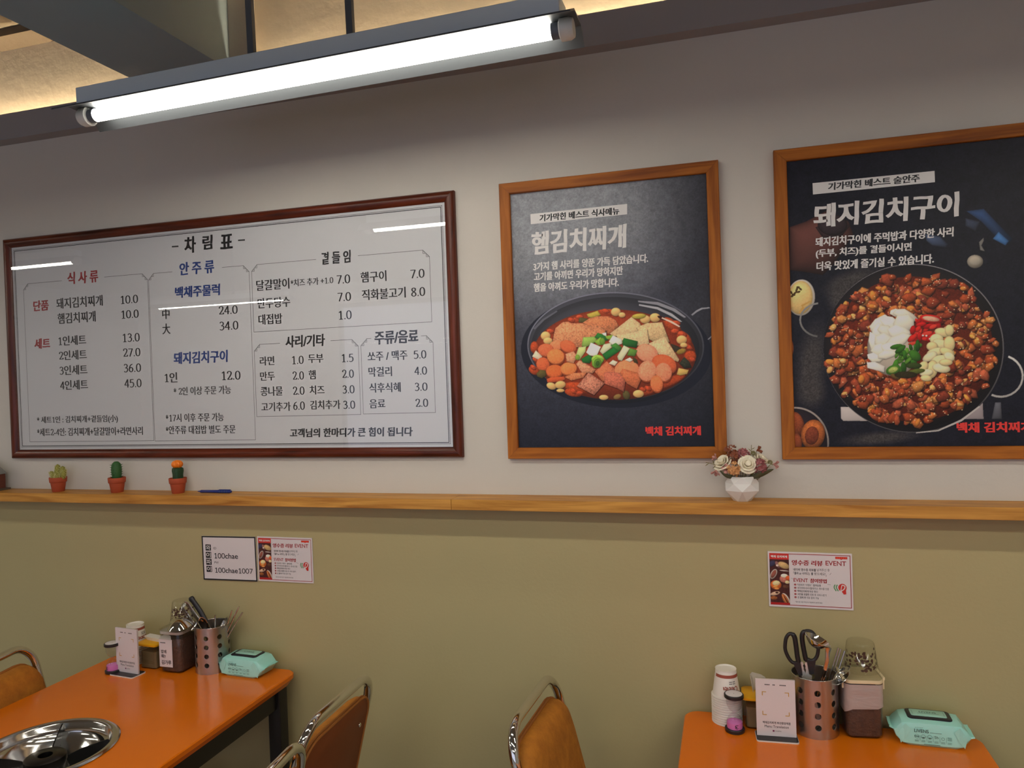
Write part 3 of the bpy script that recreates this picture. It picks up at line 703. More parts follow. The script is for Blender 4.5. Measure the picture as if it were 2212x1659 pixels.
    ('e', (435.8, 245.0, 30.2, -12.5, -8.7, -22.1), (170, 76, 40), 0.1, 0.2, 0.06, 0.5),
    ('e', (434.8, 248.7, 30.2, -12.5, -8.7, -22.1), (224, 103, 61), 0.12, 0.14, 0.1, 0.0),
    ('e', (391.3, 228.0, 22.6, -7.0, -7.8, -26.0), (170, 76, 40), 0.1, 0.2, 0.06, 0.5),
    ('e', (390.3, 231.8, 22.6, -7.0, -7.8, -26.0), (243, 150, 112), 0.12, 0.14, 0.14, 0.0),
    ('e', (433.8, 223.9, 20.2, 4.8, 5.4, -23.7), (170, 76, 40), 0.1, 0.2, 0.06, 0.5),
    ('e', (432.9, 227.6, 20.2, 4.8, 5.4, -23.7), (239, 141, 103), 0.12, 0.14, 0.14, 0.0),
    ('e', (414.6, 194.0, 16.1, 1.0, 1.2, -21.7), (170, 76, 40), 0.1, 0.2, 0.06, 0.5),
    ('e', (413.7, 197.8, 16.1, 0.9, 1.2, -21.7), (232, 124, 75), 0.12, 0.14, 0.1, 0.0),
    ('p', [(216.9, 306.0), (221.8, 328.9), (256.2, 329.4), (259.0, 316.3), (227.8, 301.4)], (150, 182, 84), 0.3, 0.25, 0.04, 0.5),
    ('p', [(252.8, 327.4), (262.0, 339.1), (283.5, 331.3), (291.2, 317.5), (274.8, 315.5)], (44, 116, 44), 0.3, 0.25, 0.03, 0.4),
    ('p', [(272.8, 337.3), (285.1, 338.8), (285.6, 328.5), (278.1, 331.6)], (232, 230, 214), 0.1, 0.2, 0, 0.0),
    ('p', [(282.0, 328.7), (302.4, 331.8), (296.7, 319.9), (287.2, 320.4)], (140, 176, 62), 0.2, 0.2, 0, 0.3),
    ('p', [(251.6, 315.3), (268.4, 326.7), (281.7, 317.9), (280.0, 307.2), (262.2, 305.3)], (140, 176, 62), 0.3, 0.25, 0.03, 0.4),
    ('e', (273.5, 315.6, 7.1, -0.3, -0.3, -9.7), (108, 150, 50), 0.2, 0.3, 0, 0.0),
    ('p', [(291.0, 313.5), (302.4, 330.4), (326.2, 318.5), (325.8, 306.5), (304.1, 300.7)], (224, 224, 206), 0.15, 0.15, 0, 0.5),
    ('p', [(327.4, 313.1), (331.7, 322.0), (368.6, 311.2), (364.1, 294.1), (328.3, 301.0)], (40, 104, 42), 0.3, 0.25, 0.03, 0.5),
    ('p', [(265.8, 288.9), (277.3, 307.3), (296.3, 310.5), (298.6, 298.3), (273.6, 280.5)], (216, 216, 176), 0.2, 0.2, 0, 0.4),
    ('p', [(296.1, 303.8), (309.8, 309.9), (325.5, 297.1), (319.8, 286.6), (303.8, 291.3)], (70, 130, 50), 0.3, 0.25, 0.03, 0.4),
    ('p', [(228.7, 287.8), (242.5, 313.8), (269.4, 300.9), (256.6, 275.7), (238.1, 279.2)], (236, 234, 222), 0.1, 0.12, 0, 0.5),
    ('p', [(199.3, 278.1), (208.5, 302.2), (229.3, 304.1), (227.4, 290.5), (210.1, 268.1), (201.3, 269.8)], (196, 204, 130), 0.25, 0.2, 0, 0.5),
    ('e', (204.8, 275.1, 6.6, -0.3, -0.3, -7.6), (128, 164, 60), 0.2, 0.3, 0, 0.0),
    ('p', [(214.3, 270.6), (235.4, 281.5), (247.5, 273.4), (237.3, 257.5), (218.2, 260.9)], (38, 110, 44), 0.3, 0.25, 0.03, 0.5),
    ('p', [(272.3, 280.5), (304.1, 299.4), (317.7, 286.7), (281.3, 264.5)], (34, 116, 46), 0.3, 0.25, 0.03, 0.5),
    ('p', [(312.7, 273.5), (331.0, 302.2), (346.8, 293.5), (324.3, 260.9), (315.0, 264.0)], (222, 222, 180), 0.2, 0.2, 0, 0.5),
    ('p', [(338.2, 275.1), (346.8, 294.8), (366.5, 287.3), (359.4, 271.6)], (96, 140, 56), 0.3, 0.25, 0.03, 0.4),
    ('e', (259.6, 267.5, 16.9, -0.7, -0.4, -12.4), (160, 196, 80), 0.25, 0.2, 0, 0.5),
    ('p', [(243.1, 265.4), (255.8, 275.8), (275.9, 266.8), (264.3, 245.6), (250.6, 244.8), (244.0, 251.8)], (130, 176, 60), 0.35, 0.25, 0, 0.4),
    ('e', (259.3, 258.0, 10.1, -2.2, -2.5, -11.7), (90, 130, 44), 0.2, 0.2, 0, 0.0),
    ('e', (259.2, 256.7, 5.3, -1.1, -1.5, -6.9), (60, 96, 32), 0.1, 0.2, 0, 0.0),
    ('p', [(289.1, 255.5), (300.2, 264.5), (313.5, 258.6), (305.1, 248.2)], (232, 214, 186), 0.2, 0.2, 0, 0.4),
    ('p', [(332.4, 263.3), (346.0, 269.4), (354.3, 262.4), (345.6, 257.4)], (226, 222, 200), 0.2, 0.2, 0, 0.4),
    ('p', [(352.7, 271.9), (364.4, 263.4), (368.0, 251.2), (356.2, 255.7)], (70, 60, 30), 0.2, 0.2, 0, 0.0),
    ('p', [(507.7, 374.0), (521.2, 384.5), (534.0, 390.3), (554.2, 390.9), (556.6, 387.6), (536.4, 386.2), (523.6, 380.2), (511.2, 371.2)], (150, 150, 158), 0.2, 0.1, 0, 0.0),
    ('p', [(547.1, 308.2), (557.0, 316.8), (557.4, 313.7), (550.4, 307.0)], (140, 140, 148), 0, 0, 0, 0.0)]
POSTER2_ART = [
    ('e', (173.5, 440.7, 79.7, 25.7, 8.9, -29.6), (62, 58, 58), 0, -1, 0.3, 0.0),
    ('e', (76.4, 242.2, 43.9, -10.0, -22.8, -117.7), (62, 58, 58), 0, -1, 0.3, 0.0),
    ('e', (149.1, 400.1, 41.3, -2.6, -1.5, -56.3), (62, 58, 58), 0, -1, 0.3, 0.0),
    ('e', (74.4, 170.9, 39.6, -1.1, -1.4, -51.4), (62, 58, 58), 0, -1, 0.3, 0.0),
    ('e', (227.1, 52.2, 104.8, 9.0, 1.0, -19.5), (62, 58, 58), 0, -1, 0.3, 0.0),
    ('p', [(30.7, 474.9), (33.8, 582.0), (72.9, 592.8), (118.4, 614.0), (169.7, 583.9), (179.1, 552.3), (162.9, 525.6), (130.4, 477.5), (107.5, 457.1), (66.7, 468.0)], (92, 56, 50), 0.5, 0.5, 0.02, 0.0),
    ('p', [(93.7, 576.7), (130.6, 581.9), (174.6, 575.1), (153.2, 548.9), (111.3, 546.8)], (62, 44, 46), 0.3, 0.5, 0.02, 0.0),
    ('e', (133.2, 578.8, 33.7, -3.0, -0.7, -25.3), (56, 44, 48), 0.2, 0.5, 0.1, 0.0),
    ('p', [(425.2, 584.8), (460.8, 586.8), (517.4, 512.4), (510.2, 499.7), (494.1, 506.4), (455.4, 557.8)], (44, 66, 104), 0.4, 0.4, 0.03, 0.0),
    ('p', [(490.0, 530.7), (510.4, 507.7), (503.2, 497.6), (477.9, 515.7)], (70, 118, 176), 0.2, 0.4, 0.03, 0.0),
    ('p', [(337.1, 538.6), (368.6, 530.5), (385.0, 510.1), (380.0, 502.4), (351.0, 510.2), (339.1, 522.1)], (66, 78, 104), 0.4, 0.5, 0.03, 0.0),
    ('p', [(422.5, 568.9), (453.1, 558.1), (443.0, 534.8), (422.0, 550.1)], (58, 64, 84), 0.3, 0.5, 0.05, 0.0),
    ('e', (440.2, 465.2, 16.5, -1.3, -0.4, -15.6), (150, 140, 126), 0.35, 0.3, 0.03, 0.0),
    ('e', (440.2, 466.8, 12.8, -1.0, -0.3, -11.3), (172, 162, 146), 0.2, 0.2, 0, 0.0),
    ('p', [(449.5, 510.1), (459.2, 520.0), (459.0, 512.0), (454.1, 501.7), (460.8, 487.7), (451.4, 491.2)], (120, 116, 112), 0, 0.2, 0, 0.0),
    ('e', (55.6, 404.6, 32.2, -5.0, -5.0, -44.7), (206, 196, 184), 0.2, 0.2, 0, 0.0),
    ('e', (54.3, 404.6, 28.5, -4.5, -4.6, -41.3), (232, 196, 128), 0.2, 0.25, 0.05, 0.0),
    ('e', (49.6, 430.7, 4.3, -0.3, -0.1, -2.6), (74, 56, 26), 0, 0, 0, 0.0),
    ('e', (54.9, 426.0, 3.2, -3.1, -1.6, -1.9), (74, 56, 26), 0, 0, 0, 0.0),
    ('e', (45.3, 420.9, 0.6, -4.5, -2.4, -0.3), (74, 56, 26), 0, 0, 0, 0.0),
    ('e', (41.2, 415.5, -2.3, -3.8, -2.1, 1.4), (74, 56, 26), 0, 0, 0, 0.0),
    ('e', (50.7, 419.2, -4.1, -1.3, -0.8, 2.5), (74, 56, 26), 0, 0, 0, 0.0),
    ('e', (38.4, 412.8, -4.0, 1.8, 0.9, 2.4), (74, 56, 26), 0, 0, 0, 0.0),
    ('e', (33.2, 418.9, -2.0, 4.1, 2.1, 1.2), (74, 56, 26), 0, 0, 0, 0.0),
    ('e', (46.8, 426.0, 0.9, 4.4, 2.4, -0.6), (74, 56, 26), 0, 0, 0, 0.0),
    ('e', (35.6, 410.1, 3.4, 2.7, 1.5, -2.1), (74, 56, 26), 0, 0, 0, 0.0),
    ('p', [(47.8, 366.4), (57.6, 380.2), (55.1, 386.0), (78.0, 396.0), (80.6, 394.2), (60.3, 382.8), (62.9, 377.6), (53.2, 366.1)], (196, 150, 80), 0, 0, 0, 0.0),
    ('e', (23.8, 278.7, 10.8, -0.5, -0.7, -25.9), (176, 92, 40), 0.3, 0.3, 0.1, 0.0),
    ('p', [(139.6, 129.5), (203.7, 128.1), (202.8, 93.9), (144.7, 94.9), (139.6, 101.2)], (186, 176, 172), 0.1, 0.1, 0, 0.0),
    ('p', [(377.1, 95.8), (447.6, 136.4), (448.9, 94.5)], (176, 164, 164), 0.1, 0.1, 0, 0.0),
    ('p', [(465.5, 94.3), (473.5, 133.1), (485.2, 132.8), (486.6, 93.9)], (88, 88, 96), 0.3, 0.3, 0, 0.0),
    ('p', [(423.2, 112.6), (447.5, 133.7), (448.9, 94.5), (410.8, 95.2)], (150, 138, 140), 0.1, 0.1, 0, 0.0),
    ('p', [(90.6, 303.5), (80.9, 306.4), (72.0, 310.9), (64.2, 316.9), (57.9, 324.1), (53.3, 332.2), (50.7, 341.0), (50.1, 349.9), (51.5, 358.7), (55.0, 367.0), (60.3, 374.4), (67.2, 380.7), (75.5, 385.6), (84.8, 388.8), (94.7, 390.3), (95.2, 385.8), (86.1, 384.4), (77.6, 381.5), (70.0, 377.2), (63.7, 371.6), (58.8, 364.9), (55.7, 357.5), (54.3, 349.6), (54.9, 341.6), (57.3, 333.8), (61.5, 326.5), (67.3, 320.0), (74.4, 314.6), (82.5, 310.6), (91.4, 308.0)], (120, 118, 116), 0.2, 0, 0, 0.0),
    ('p', [(503.7, 241.5), (513.1, 235.9), (521.1, 228.1), (527.3, 218.6), (531.3, 207.8), (533.0, 196.3), (532.2, 184.7), (529.1, 173.6), (523.7, 163.6), (516.3, 155.2), (507.3, 148.9), (497.3, 144.9), (486.6, 143.5), (475.9, 144.8), (465.7, 148.8), (467.6, 153.1), (476.9, 149.5), (486.6, 148.3), (496.3, 149.6), (505.5, 153.2), (513.6, 158.9), (520.4, 166.5), (525.3, 175.6), (528.2, 185.6), (528.9, 196.1), (527.3, 206.5), (523.7, 216.3), (518.0, 224.9), (510.8, 231.9), (502.2, 237.0)], (176, 172, 168), 0.2, 0, 0, 0.0),
    ('e', (30.6, 42.6, 79.9, -0.6, -2.5, -89.3), (150, 140, 134), 0.2, 0.1, 0, 0.0),
    ('e', (30.5, 41.1, 76.2, -0.6, -2.5, -86.5), (40, 32, 38), 0.2, 0.3, 0, 0.0),
    ('e', (34.6, 88.6, 18.8, 5.1, 6.8, -30.6), (150, 74, 40), 0.4, 0.4, 0.16, 0.4),
    ('e', (74.0, 62.2, 27.3, -5.5, -7.0, -36.6), (178, 98, 48), 0.4, 0.45, 0.16, 0.5),
    ('e', (71.3, 59.4, 15.6, -3.1, -4.3, -22.5), (122, 58, 36), 0.3, 0.3, 0.2, 0.0),
    ('e', (34.5, 39.6, 13.4, -0.1, -0.7, -25.9), (140, 70, 40), 0.4, 0.4, 0.1, 0.4),
    ('e', (299.3, 266.7, 195.2, -8.5, -5.2, -202.8), (120, 116, 118), 0.5, 0.05, 0, 0.0),
    ('e', (298.1, 267.3, 193.9, -8.4, -5.2, -200.9), (30, 26, 30), 0.2, 0.2, 0.02, 0.0),
    ('e', (295.6, 266.9, 185.6, -8.1, -5.0, -193.2), (36, 30, 32), 0.3, 0.3, 0.03, 0.0),
    ('p', [(305.3, 64.7), (352.1, 70.1), (401.2, 94.0), (440.2, 125.7), (442.5, 123.0), (403.5, 89.9), (353.3, 66.6), (305.2, 62.5)], (176, 170, 166), 0, 0, 0, 0.0),
    ('e', (298.0, 265.4, 174.9, -7.6, -4.5, -174.3), (96, 34, 18), 0.2, 0.2, 0.2, 0.0),
    'MEAT',
    ('e', (260.7, 271.2, 57.2, -2.5, -1.8, -69.3), (190, 176, 160), 0.1, 0.4, 0, 0.0),
    ('p', [(255.9, 343.0), (253.4, 328.2), (236.1, 313.1), (214.5, 310.7), (209.3, 324.6), (222.5, 341.7), (244.6, 352.1)], (237, 231, 213), 0.18, 0.2, 0.01, 0.3),
    ('p', [(287.4, 349.5), (280.1, 341.9), (265.5, 345.8), (255.0, 353.1), (257.6, 361.3), (268.6, 364.8), (282.3, 359.3)], (225, 219, 201), 0.18, 0.2, 0.01, 0.3),
    ('p', [(318.3, 334.1), (302.8, 330.6), (281.1, 339.0), (261.4, 353.6), (269.0, 362.9), (288.4, 362.8), (307.3, 348.7)], (218, 212, 194), 0.18, 0.2, 0.01, 0.3),
    ('p', [(271.3, 313.1), (255.8, 311.5), (242.5, 321.6), (233.0, 339.4), (245.9, 348.2), (261.3, 345.0), (276.2, 330.3)], (237, 231, 213), 0.18, 0.2, 0.01, 0.3),
    ('p', [(307.7, 336.1), (307.6, 316.3), (285.0, 306.4), (263.8, 310.7), (262.1, 329.0), (271.8, 348.2), (296.1, 350.3)], (223, 217, 199), 0.18, 0.2, 0.01, 0.3),
    ('p', [(239.5, 302.9), (230.7, 282.9), (218.7, 282.0), (212.8, 297.9), (217.2, 319.5), (228.2, 332.8), (239.7, 326.8)], (230, 224, 206), 0.18, 0.2, 0.01, 0.3),
    ('p', [(272.1, 291.8), (257.7, 286.3), (238.4, 299.6), (226.6, 315.7), (233.1, 326.5), (251.6, 325.3), (266.9, 308.4)], (218, 212, 194), 0.18, 0.2, 0.01, 0.3),
    ('p', [(301.8, 305.2), (287.8, 293.5), (266.9, 286.3), (253.9, 300.8), (248.9, 316.5), (268.2, 326.8), (288.2, 318.0)], (233, 227, 209), 0.18, 0.2, 0.01, 0.3),
    ('p', [(234.0, 284.6), (234.4, 260.8), (222.9, 257.2), (211.9, 268.0), (206.7, 289.6), (210.1, 312.2), (224.1, 303.4)], (231, 225, 207), 0.18, 0.2, 0.01, 0.3),
    ('p', [(272.6, 278.8), (258.3, 263.1), (234.4, 268.0), (219.5, 282.7), (221.6, 300.6), (241.3, 309.2), (260.2, 296.5)], (225, 219, 201), 0.18, 0.2, 0.01, 0.3),
    ('p', [(300.0, 299.3), (287.4, 282.0), (267.7, 265.1), (248.4, 268.8), (241.8, 279.4), (256.3, 296.4), (283.6, 306.8)], (229, 223, 205), 0.18, 0.2, 0.01, 0.3),
    ('p', [(251.4, 255.7), (240.9, 243.9), (223.5, 251.2), (210.6, 264.8), (218.2, 278.7), (234.5, 284.5), (250.8, 272.1)], (228, 222, 204), 0.18, 0.2, 0.01, 0.3),
    ('p', [(237.4, 243.7), (229.8, 237.1), (213.1, 238.1), (204.0, 247.4), (202.8, 256.7), (217.0, 260.5), (231.0, 252.4)], (240, 234, 216), 0.18, 0.2, 0.01, 0.3),
    ('p', [(280.7, 267.5), (271.5, 256.6), (252.1, 252.6), (238.8, 263.3), (233.5, 277.5), (253.0, 284.9), (274.7, 281.3)], (237, 231, 213), 0.18, 0.2, 0.01, 0.3),
    ('p', [(271.2, 258.7), (260.4, 249.7), (244.0, 243.4), (226.3, 246.5), (227.0, 256.8), (241.0, 265.4), (258.4, 264.0)], (228, 222, 204), 0.18, 0.2, 0.01, 0.3),
    ('p', [(201.5, 237.4), (219.4, 238.1), (240.6, 226.2), (239.5, 211.5), (202.4, 223.4)], (232, 224, 214), 0.12, 0.15, 0, 0.4),
    'RED',
    ('e', (344.2, 335.9, 24.0, -5.1, -1.5, -9.7), (206, 40, 32), 0.3, 0.3, 0, 0.4),
    ('e', (344.2, 335.9, 18.3, -3.9, -0.9, -5.9), (226, 170, 140), 0.2, 0.3, 0.08, 0.0),
    ('e', (305.8, 278.8, 12.2, 1.8, 0.6, -4.4), (216, 70, 50), 0.3, 0.3, 0, 0.0),
    ('e', (326.0, 297.1, 2.2, -0.1, -0.0, -1.9), (255, 220, 210), 0, 0, 0, 0.0),
    ('e', (340.5, 288.2, 2.2, -0.1, -0.0, -1.9), (255, 220, 210), 0, 0, 0, 0.0),
    ('e', (333.4, 296.0, 2.2, -0.1, -0.0, -1.9), (255, 220, 210), 0, 0, 0, 0.0),
    ('e', (370.1, 301.8, 18.9, -4.7, -2.0, -10.6), (226, 204, 146), 0.2, 0.3, 0.02, 0.45),
    ('e', (382.4, 306.6, 9.6, -0.5, -0.3, -13.6), (226, 204, 146), 0.2, 0.3, 0.02, 0.45),
    ('e', (355.1, 286.2, 14.6, -0.7, -0.3, -13.6), (232, 214, 160), 0.2, 0.3, 0.02, 0.45),
    ('e', (364.6, 274.8, 18.0, -8.3, -3.6, -10.1), (232, 214, 160), 0.2, 0.3, 0.02, 0.45),
    ('e', (381.5, 274.0, 12.1, -0.5, -0.5, -19.0), (226, 204, 146), 0.2, 0.3, 0.02, 0.45),
    ('e', (345.0, 270.2, 12.2, -0.5, -0.3, -10.9), (226, 204, 146), 0.2, 0.3, 0.02, 0.45),
    ('e', (351.9, 256.3, 18.9, 4.8, 2.0, -9.6), (232, 214, 160), 0.2, 0.3, 0.02, 0.45),
    ('e', (376.2, 255.2, 15.7, -7.2, -3.2, -9.1), (226, 204, 146), 0.2, 0.3, 0.02, 0.45),
    ('e', (339.4, 245.8, 15.1, 9.0, 4.2, -8.7), (238, 224, 178), 0.2, 0.3, 0.02, 0.45),
    ('e', (361.2, 236.8, 19.2, 3.0, 1.6, -11.9), (232, 214, 160), 0.2, 0.3, 0.02, 0.45),
    ('e', (380.8, 244.2, 10.3, -7.2, -4.6, -8.3), (238, 224, 178), 0.2, 0.3, 0.02, 0.45),
    ('e', (343.6, 215.5, 12.0, -2.8, -3.9, -21.5), (226, 204, 146), 0.2, 0.3, 0.02, 0.45),
    ('e', (324.1, 221.7, 7.9, -6.6, -8.2, -12.3), (226, 204, 146), 0.2, 0.3, 0.02, 0.45),
    ('e', (331.1, 207.7, 14.5, 2.4, 1.1, -8.1), (238, 224, 178), 0.2, 0.3, 0.02, 0.45),
    ('e', (363.2, 217.6, 19.0, -4.5, -2.0, -10.7), (238, 224, 178), 0.2, 0.3, 0.02, 0.45),
    ('e', (373.2, 230.8, 14.5, -0.6, -0.2, -8.2), (226, 204, 146), 0.2, 0.3, 0.02, 0.45),
    ('e', (330.3, 194.6, 12.2, -1.6, -0.8, -7.6), (226, 204, 146), 0.2, 0.3, 0.02, 0.45),
    'GREEN',
    ('e', (259.3, 217.2, 15.7, 5.7, 3.2, -10.5), (70, 120, 36), 0.3, 0.3, 0, 0.4),
    ('e', (259.3, 217.2, 10.5, 3.8, 1.9, -6.3), (170, 180, 96), 0.2, 0.2, 0.2, 0.0),
    ('e', (309.0, 211.3, 19.6, 2.4, 0.6, -6.0), (86, 96, 36), 0.3, 0.3, 0.1, 0.4),
    ('e', (307.5, 249.9, 11.1, -11.1, -6.6, -8.2), (60, 110, 32), 0.3, 0.3, 0.06, 0.4),
    ('e', (304.4, 225.2, 17.3, -0.6, -0.2, -7.2), (54, 70, 26), 0.3, 0.3, 0.1, 0.0),
    ('e', (263.9, 200.3, 10.3, -5.7, -2.3, -5.0), (96, 76, 36), 0.3, 0.3, 0.1, 0.0),
    ('e', (286.5, 203.8, 24.8, -0.8, -0.2, -8.3), (50, 44, 22), 0.2, 0.3, 0.1, 0.0)]

# ------------------------------------------------------------------ materials
M_white_wall = pbr('painted white plaster', (206, 199, 190), 0.75, var=0.06, vscale=3.0, bump=0.10, bscale=90)
M_green_wall = pbr('painted olive plaster', (178, 165, 120), 0.6, var=0.05, vscale=3.0, bump=0.10, bscale=110)
M_upper_wall = pbr('rough sprayed plaster', (196, 186, 168), 0.85, var=0.15, vscale=9.0, bump=0.5, bscale=28)
M_ceiling = pbr('ceiling paint', (150, 140, 124), 0.85, bump=0.5, bscale=30)
M_beam = pbr('dark beam paint', (136, 154, 166), 0.6, var=0.1, vscale=4)
M_cove = pbr('grey cove paint', (150, 146, 148), 0.6)
M_floor = pbr('floor tile', (172, 168, 162), 0.35, var=0.3, vscale=5)
M_batten = pbr('brown batten', (92, 80, 66), 0.7, bump=0.3)
M_room = pbr('room paint', (212, 208, 202), 0.7)
M_window_dark = pbr('dark window', (24, 26, 32), 0.1)
M_black = pbr('black ink', (18, 16, 20), 0.5)
M_red = pbr('dull red ink', (168, 44, 48), 0.5)
M_blue = pbr('blue ink', (30, 62, 134), 0.5)
M_whiteink = pbr('white ink', (226, 222, 220), 0.5)
M_signred = pbr('bright red ink', (226, 52, 44), 0.5)
M_gold = pbr('gold ink', (196, 150, 40), 0.4)
M_paper = pbr('white board print', (226, 223, 224), 0.5)
M_card = pbr('white card', (222, 214, 216), 0.45)
M_lineink = pbr('grey line ink', (78, 76, 80), 0.5)
INK = {'black': M_black, 'red': M_red, 'blue': M_blue, 'white': M_whiteink, 'signred': M_signred}
M_glass = clear('glazing', (0.97, 0.975, 0.98), 0.0, 1.5)
M_mahog_x = wood('mahogany along x', (108, 46, 26), (52, 20, 12), 0, 0.3)
M_mahog_z = wood('mahogany along z', (108, 46, 26), (52, 20, 12), 2, 0.3)
M_oak_x = wood('honey oak along x', (178, 104, 28), (124, 62, 14), 0, 0.55)
M_oak_z = wood('honey oak along z', (178, 104, 28), (124, 62, 14), 2, 0.55)
M_shelf = wood('pale oak along x', (212, 154, 72), (156, 98, 34), 0, 0.45, 1.0, 0.9)
M_steel = pbr('polished steel', (205, 203, 200), 0.14, 1.0)
M_brushed = pbr('brushed steel', (190, 186, 182), 0.3, 1.0, bump=0.05, bscale=300, stretch=(1, 1, 0.02))
M_chrome = pbr('chrome', (222, 220, 216), 0.06, 1.0)
M_dark_steel = pbr('dark steel', (70, 68, 66), 0.3, 1.0)
M_cast = pbr('cast iron', (30, 29, 28), 0.45, 0.6)
M_housing = pbr('lamp enamel', (232, 244, 252), 0.4)
M_lampwhite = pbr('white plastic', (222, 222, 218), 0.4)
M_mirror = pbr('satin reflector sheet', (84, 88, 92), 0.5, 0.0)
M_rod = pbr('grey strap', (96, 102, 112), 0.5)
M_tube = glow('lit tube', (255, 249, 234), TUBE_POWER)
M_neartube = glow('lit dimmed tube', (255, 249, 234), NEAR_POWER)  # same colour as the other tubes, power lowered to balance the wall
M_led = glow('warm strip light', (255, 228, 184), LED_POWER)
M_table = pbr('orange brown laminate', (236, 122, 16), 0.2, var=0.22, vscale=3.5, dark=(210, 94, 8), spec=0.35)
M_tedge = pbr('orange brown edge', (196, 84, 30), 0.3)
M_blackmetal = pbr('black steel', (26, 24, 24), 0.4)
M_suede = pbr('tan suede', (206, 132, 38), 0.85, var=0.75, vscale=30, dark=(140, 76, 12), bump=0.25, bscale=220)
M_backvinyl = pbr('brown vinyl', (134, 66, 24), 0.6, var=0.2, vscale=30)
M_piping = pbr('tan piping', (170, 104, 42), 0.7)
M_cup = pbr('white paper', (236, 230, 222), 0.55)
M_cupband = pbr('brown print', (158, 78, 62), 0.55)
M_blackplastic = pbr('black plastic', (34, 31, 33), 0.4)
M_clear = clear('clear plastic', (0.95, 0.95, 0.93), 0.06, 1.45)
M_clear2 = clear('clear glass bulb', (0.95, 0.94, 0.95), 0.02, 1.4)
M_milky = clear('milky plastic', (0.9, 0.9, 0.88), 0.25, 1.45, 0.8, (232, 228, 220))
M_bag = clear('thin plastic bag', (0.95, 0.94, 0.94), 0.22, 1.45, 0.74, (252, 232, 226), 0.35)
M_sand = pbr('pink sand', (226, 128, 200), 0.6)
M_yellow = pbr('yellow plastic', (244, 178, 24), 0.42)
M_laver = pbr('dark seaweed flakes', (96, 62, 48), 0.7, var=0.8, vscale=70, dark=(40, 26, 22), bump=0.8, bscale=160)
M_brownpowder = pbr('brown seasoning', (128, 110, 78), 0.8, var=0.3, vscale=30)
M_cream = pbr('cream plastic', (228, 212, 172), 0.45)
M_mint = pbr('mint foil wrap', (168, 232, 222), 0.34, var=0.08, vscale=20)
M_mintlid = pbr('mint lid', (170, 222, 206), 0.3)
M_navy = pbr('dark navy plastic', (26, 30, 42), 0.35)
M_greyink = pbr('grey ink', (70, 104, 98), 0.5)
M_terracotta = pbr('terracotta', (172, 72, 38), 0.75, var=0.15, vscale=40)
M_soil = pbr('potting soil', (60, 44, 32), 0.95)
M_cactus_pale = pbr('pale cactus', (150, 146, 62), 0.7, var=0.4, vscale=120)
M_cactus_green = pbr('green cactus', (46, 92, 40), 0.6, var=0.4, vscale=120)
M_cactus_dark = pbr('dark green cactus', (26, 62, 30), 0.55)
M_spine = pbr('pale spines', (214, 208, 150), 0.7)
M_cactus_orange = pbr('orange cactus', (240, 124, 20), 0.5)
M_penblue = pbr('blue pen plastic', (28, 44, 120), 0.3)
M_vase = pbr('matte white ceramic', (226, 222, 218), 0.5)
M_rose = pbr('cream petal', (240, 230, 206), 0.6)
M_peach = pbr('peach petal', (222, 164, 108), 0.65, var=0.3, vscale=60)
M_mauve = pbr('dusty mauve petal', (172, 102, 102), 0.65, var=0.3, vscale=70)
M_brownflower = pbr('reddish brown petal', (142, 76, 48), 0.65, var=0.3, vscale=70)
M_pinkbell = pbr('pale pink petal', (206, 150, 142), 0.6, var=0.3, vscale=50, dark=(150, 84, 72))
M_sprig = pbr('olive sprig', (112, 104, 44), 0.6)
M_leaf = pbr('dull green leaf', (82, 84, 58), 0.55)
M_whiteleaf = pbr('pale leaf', (214, 212, 196), 0.55)
M_cabin = pbr('brown timber', (104, 52, 34), 0.7, stretch=(1, 1, 12), var=0.5, vscale=20)
M_shingle = pbr('grey shingle', (132, 130, 126), 0.8, var=0.4, vscale=40, stretch=(1, 1, 4))
M_bush = pbr('model bush', (52, 118, 66), 0.8)
M_print = printed('food print', 0.45, 0.22)
M_purple = pbr('purple ink', (120, 40, 84), 0.5)
M_orangeink = pbr('orange ink', (236, 90, 40), 0.5)
M_flyred = pbr('flyer red ink', (206, 48, 38), 0.5)
M_darkred = pbr('flyer dark red ink', (158, 30, 34), 0.5)
M_logogreen = pbr('green ink', (88, 150, 100), 0.5)

# ------------------------------------------------------------------ the room
XL, XR, YB, ZC = -7.6, 3.4, -6.2, 2.85
struct('wall_back', G().box(XL, XR, 0, 0.12, 1.285, 2.503), M_white_wall)
struct('wall_back_lower', G().box(XL, XR, 0, 0.12, 0, 1.285), M_green_wall)
struct('wall_back_upper', G().box(XL, XR, 0.001, 0.12, 2.503, ZC), M_upper_wall)
struct('floor', G().box(XL, XR, YB, 0.12, -0.1, 0), M_floor)
struct('ceiling', G().box(XL, XR, YB, 0.12, ZC, ZC + 0.1), M_ceiling)
struct('wall_left', G().box(XL - 0.1, XL, YB, 0.12, 0, ZC), M_room)
struct('wall_right', G().box(XR, XR + 0.1, YB, 0.12, 0, ZC), M_room)
struct('wall_front', G().box(XL - 0.1, -4.6, YB - 0.1, YB, 0, ZC).box(2.4, XR + 0.1, YB - 0.1, YB, 0, ZC).box(-4.6, 2.4, YB - 0.1, YB, 0, 0.45).box(-4.6, 2.4, YB - 0.1, YB, 2.60, ZC), M_room)
win = struct('window_1', G().box(-4.6, 2.4, YB - 0.055, YB - 0.049, 0.45, 2.60), M_glass)          # shop front glazing behind the viewer
g = G()
for x in (-4.6, -2.25, 0.05, 2.36): g.box(x, x + 0.04, YB - 0.08, YB - 0.02, 0.45, 2.60)
g.box(-4.56, 2.36, YB - 0.08, YB - 0.02, 0.45, 0.50).box(-4.56, 2.36, YB - 0.08, YB - 0.02, 2.55, 2.60)
g.build('window_frame', M_rod, win, 0)
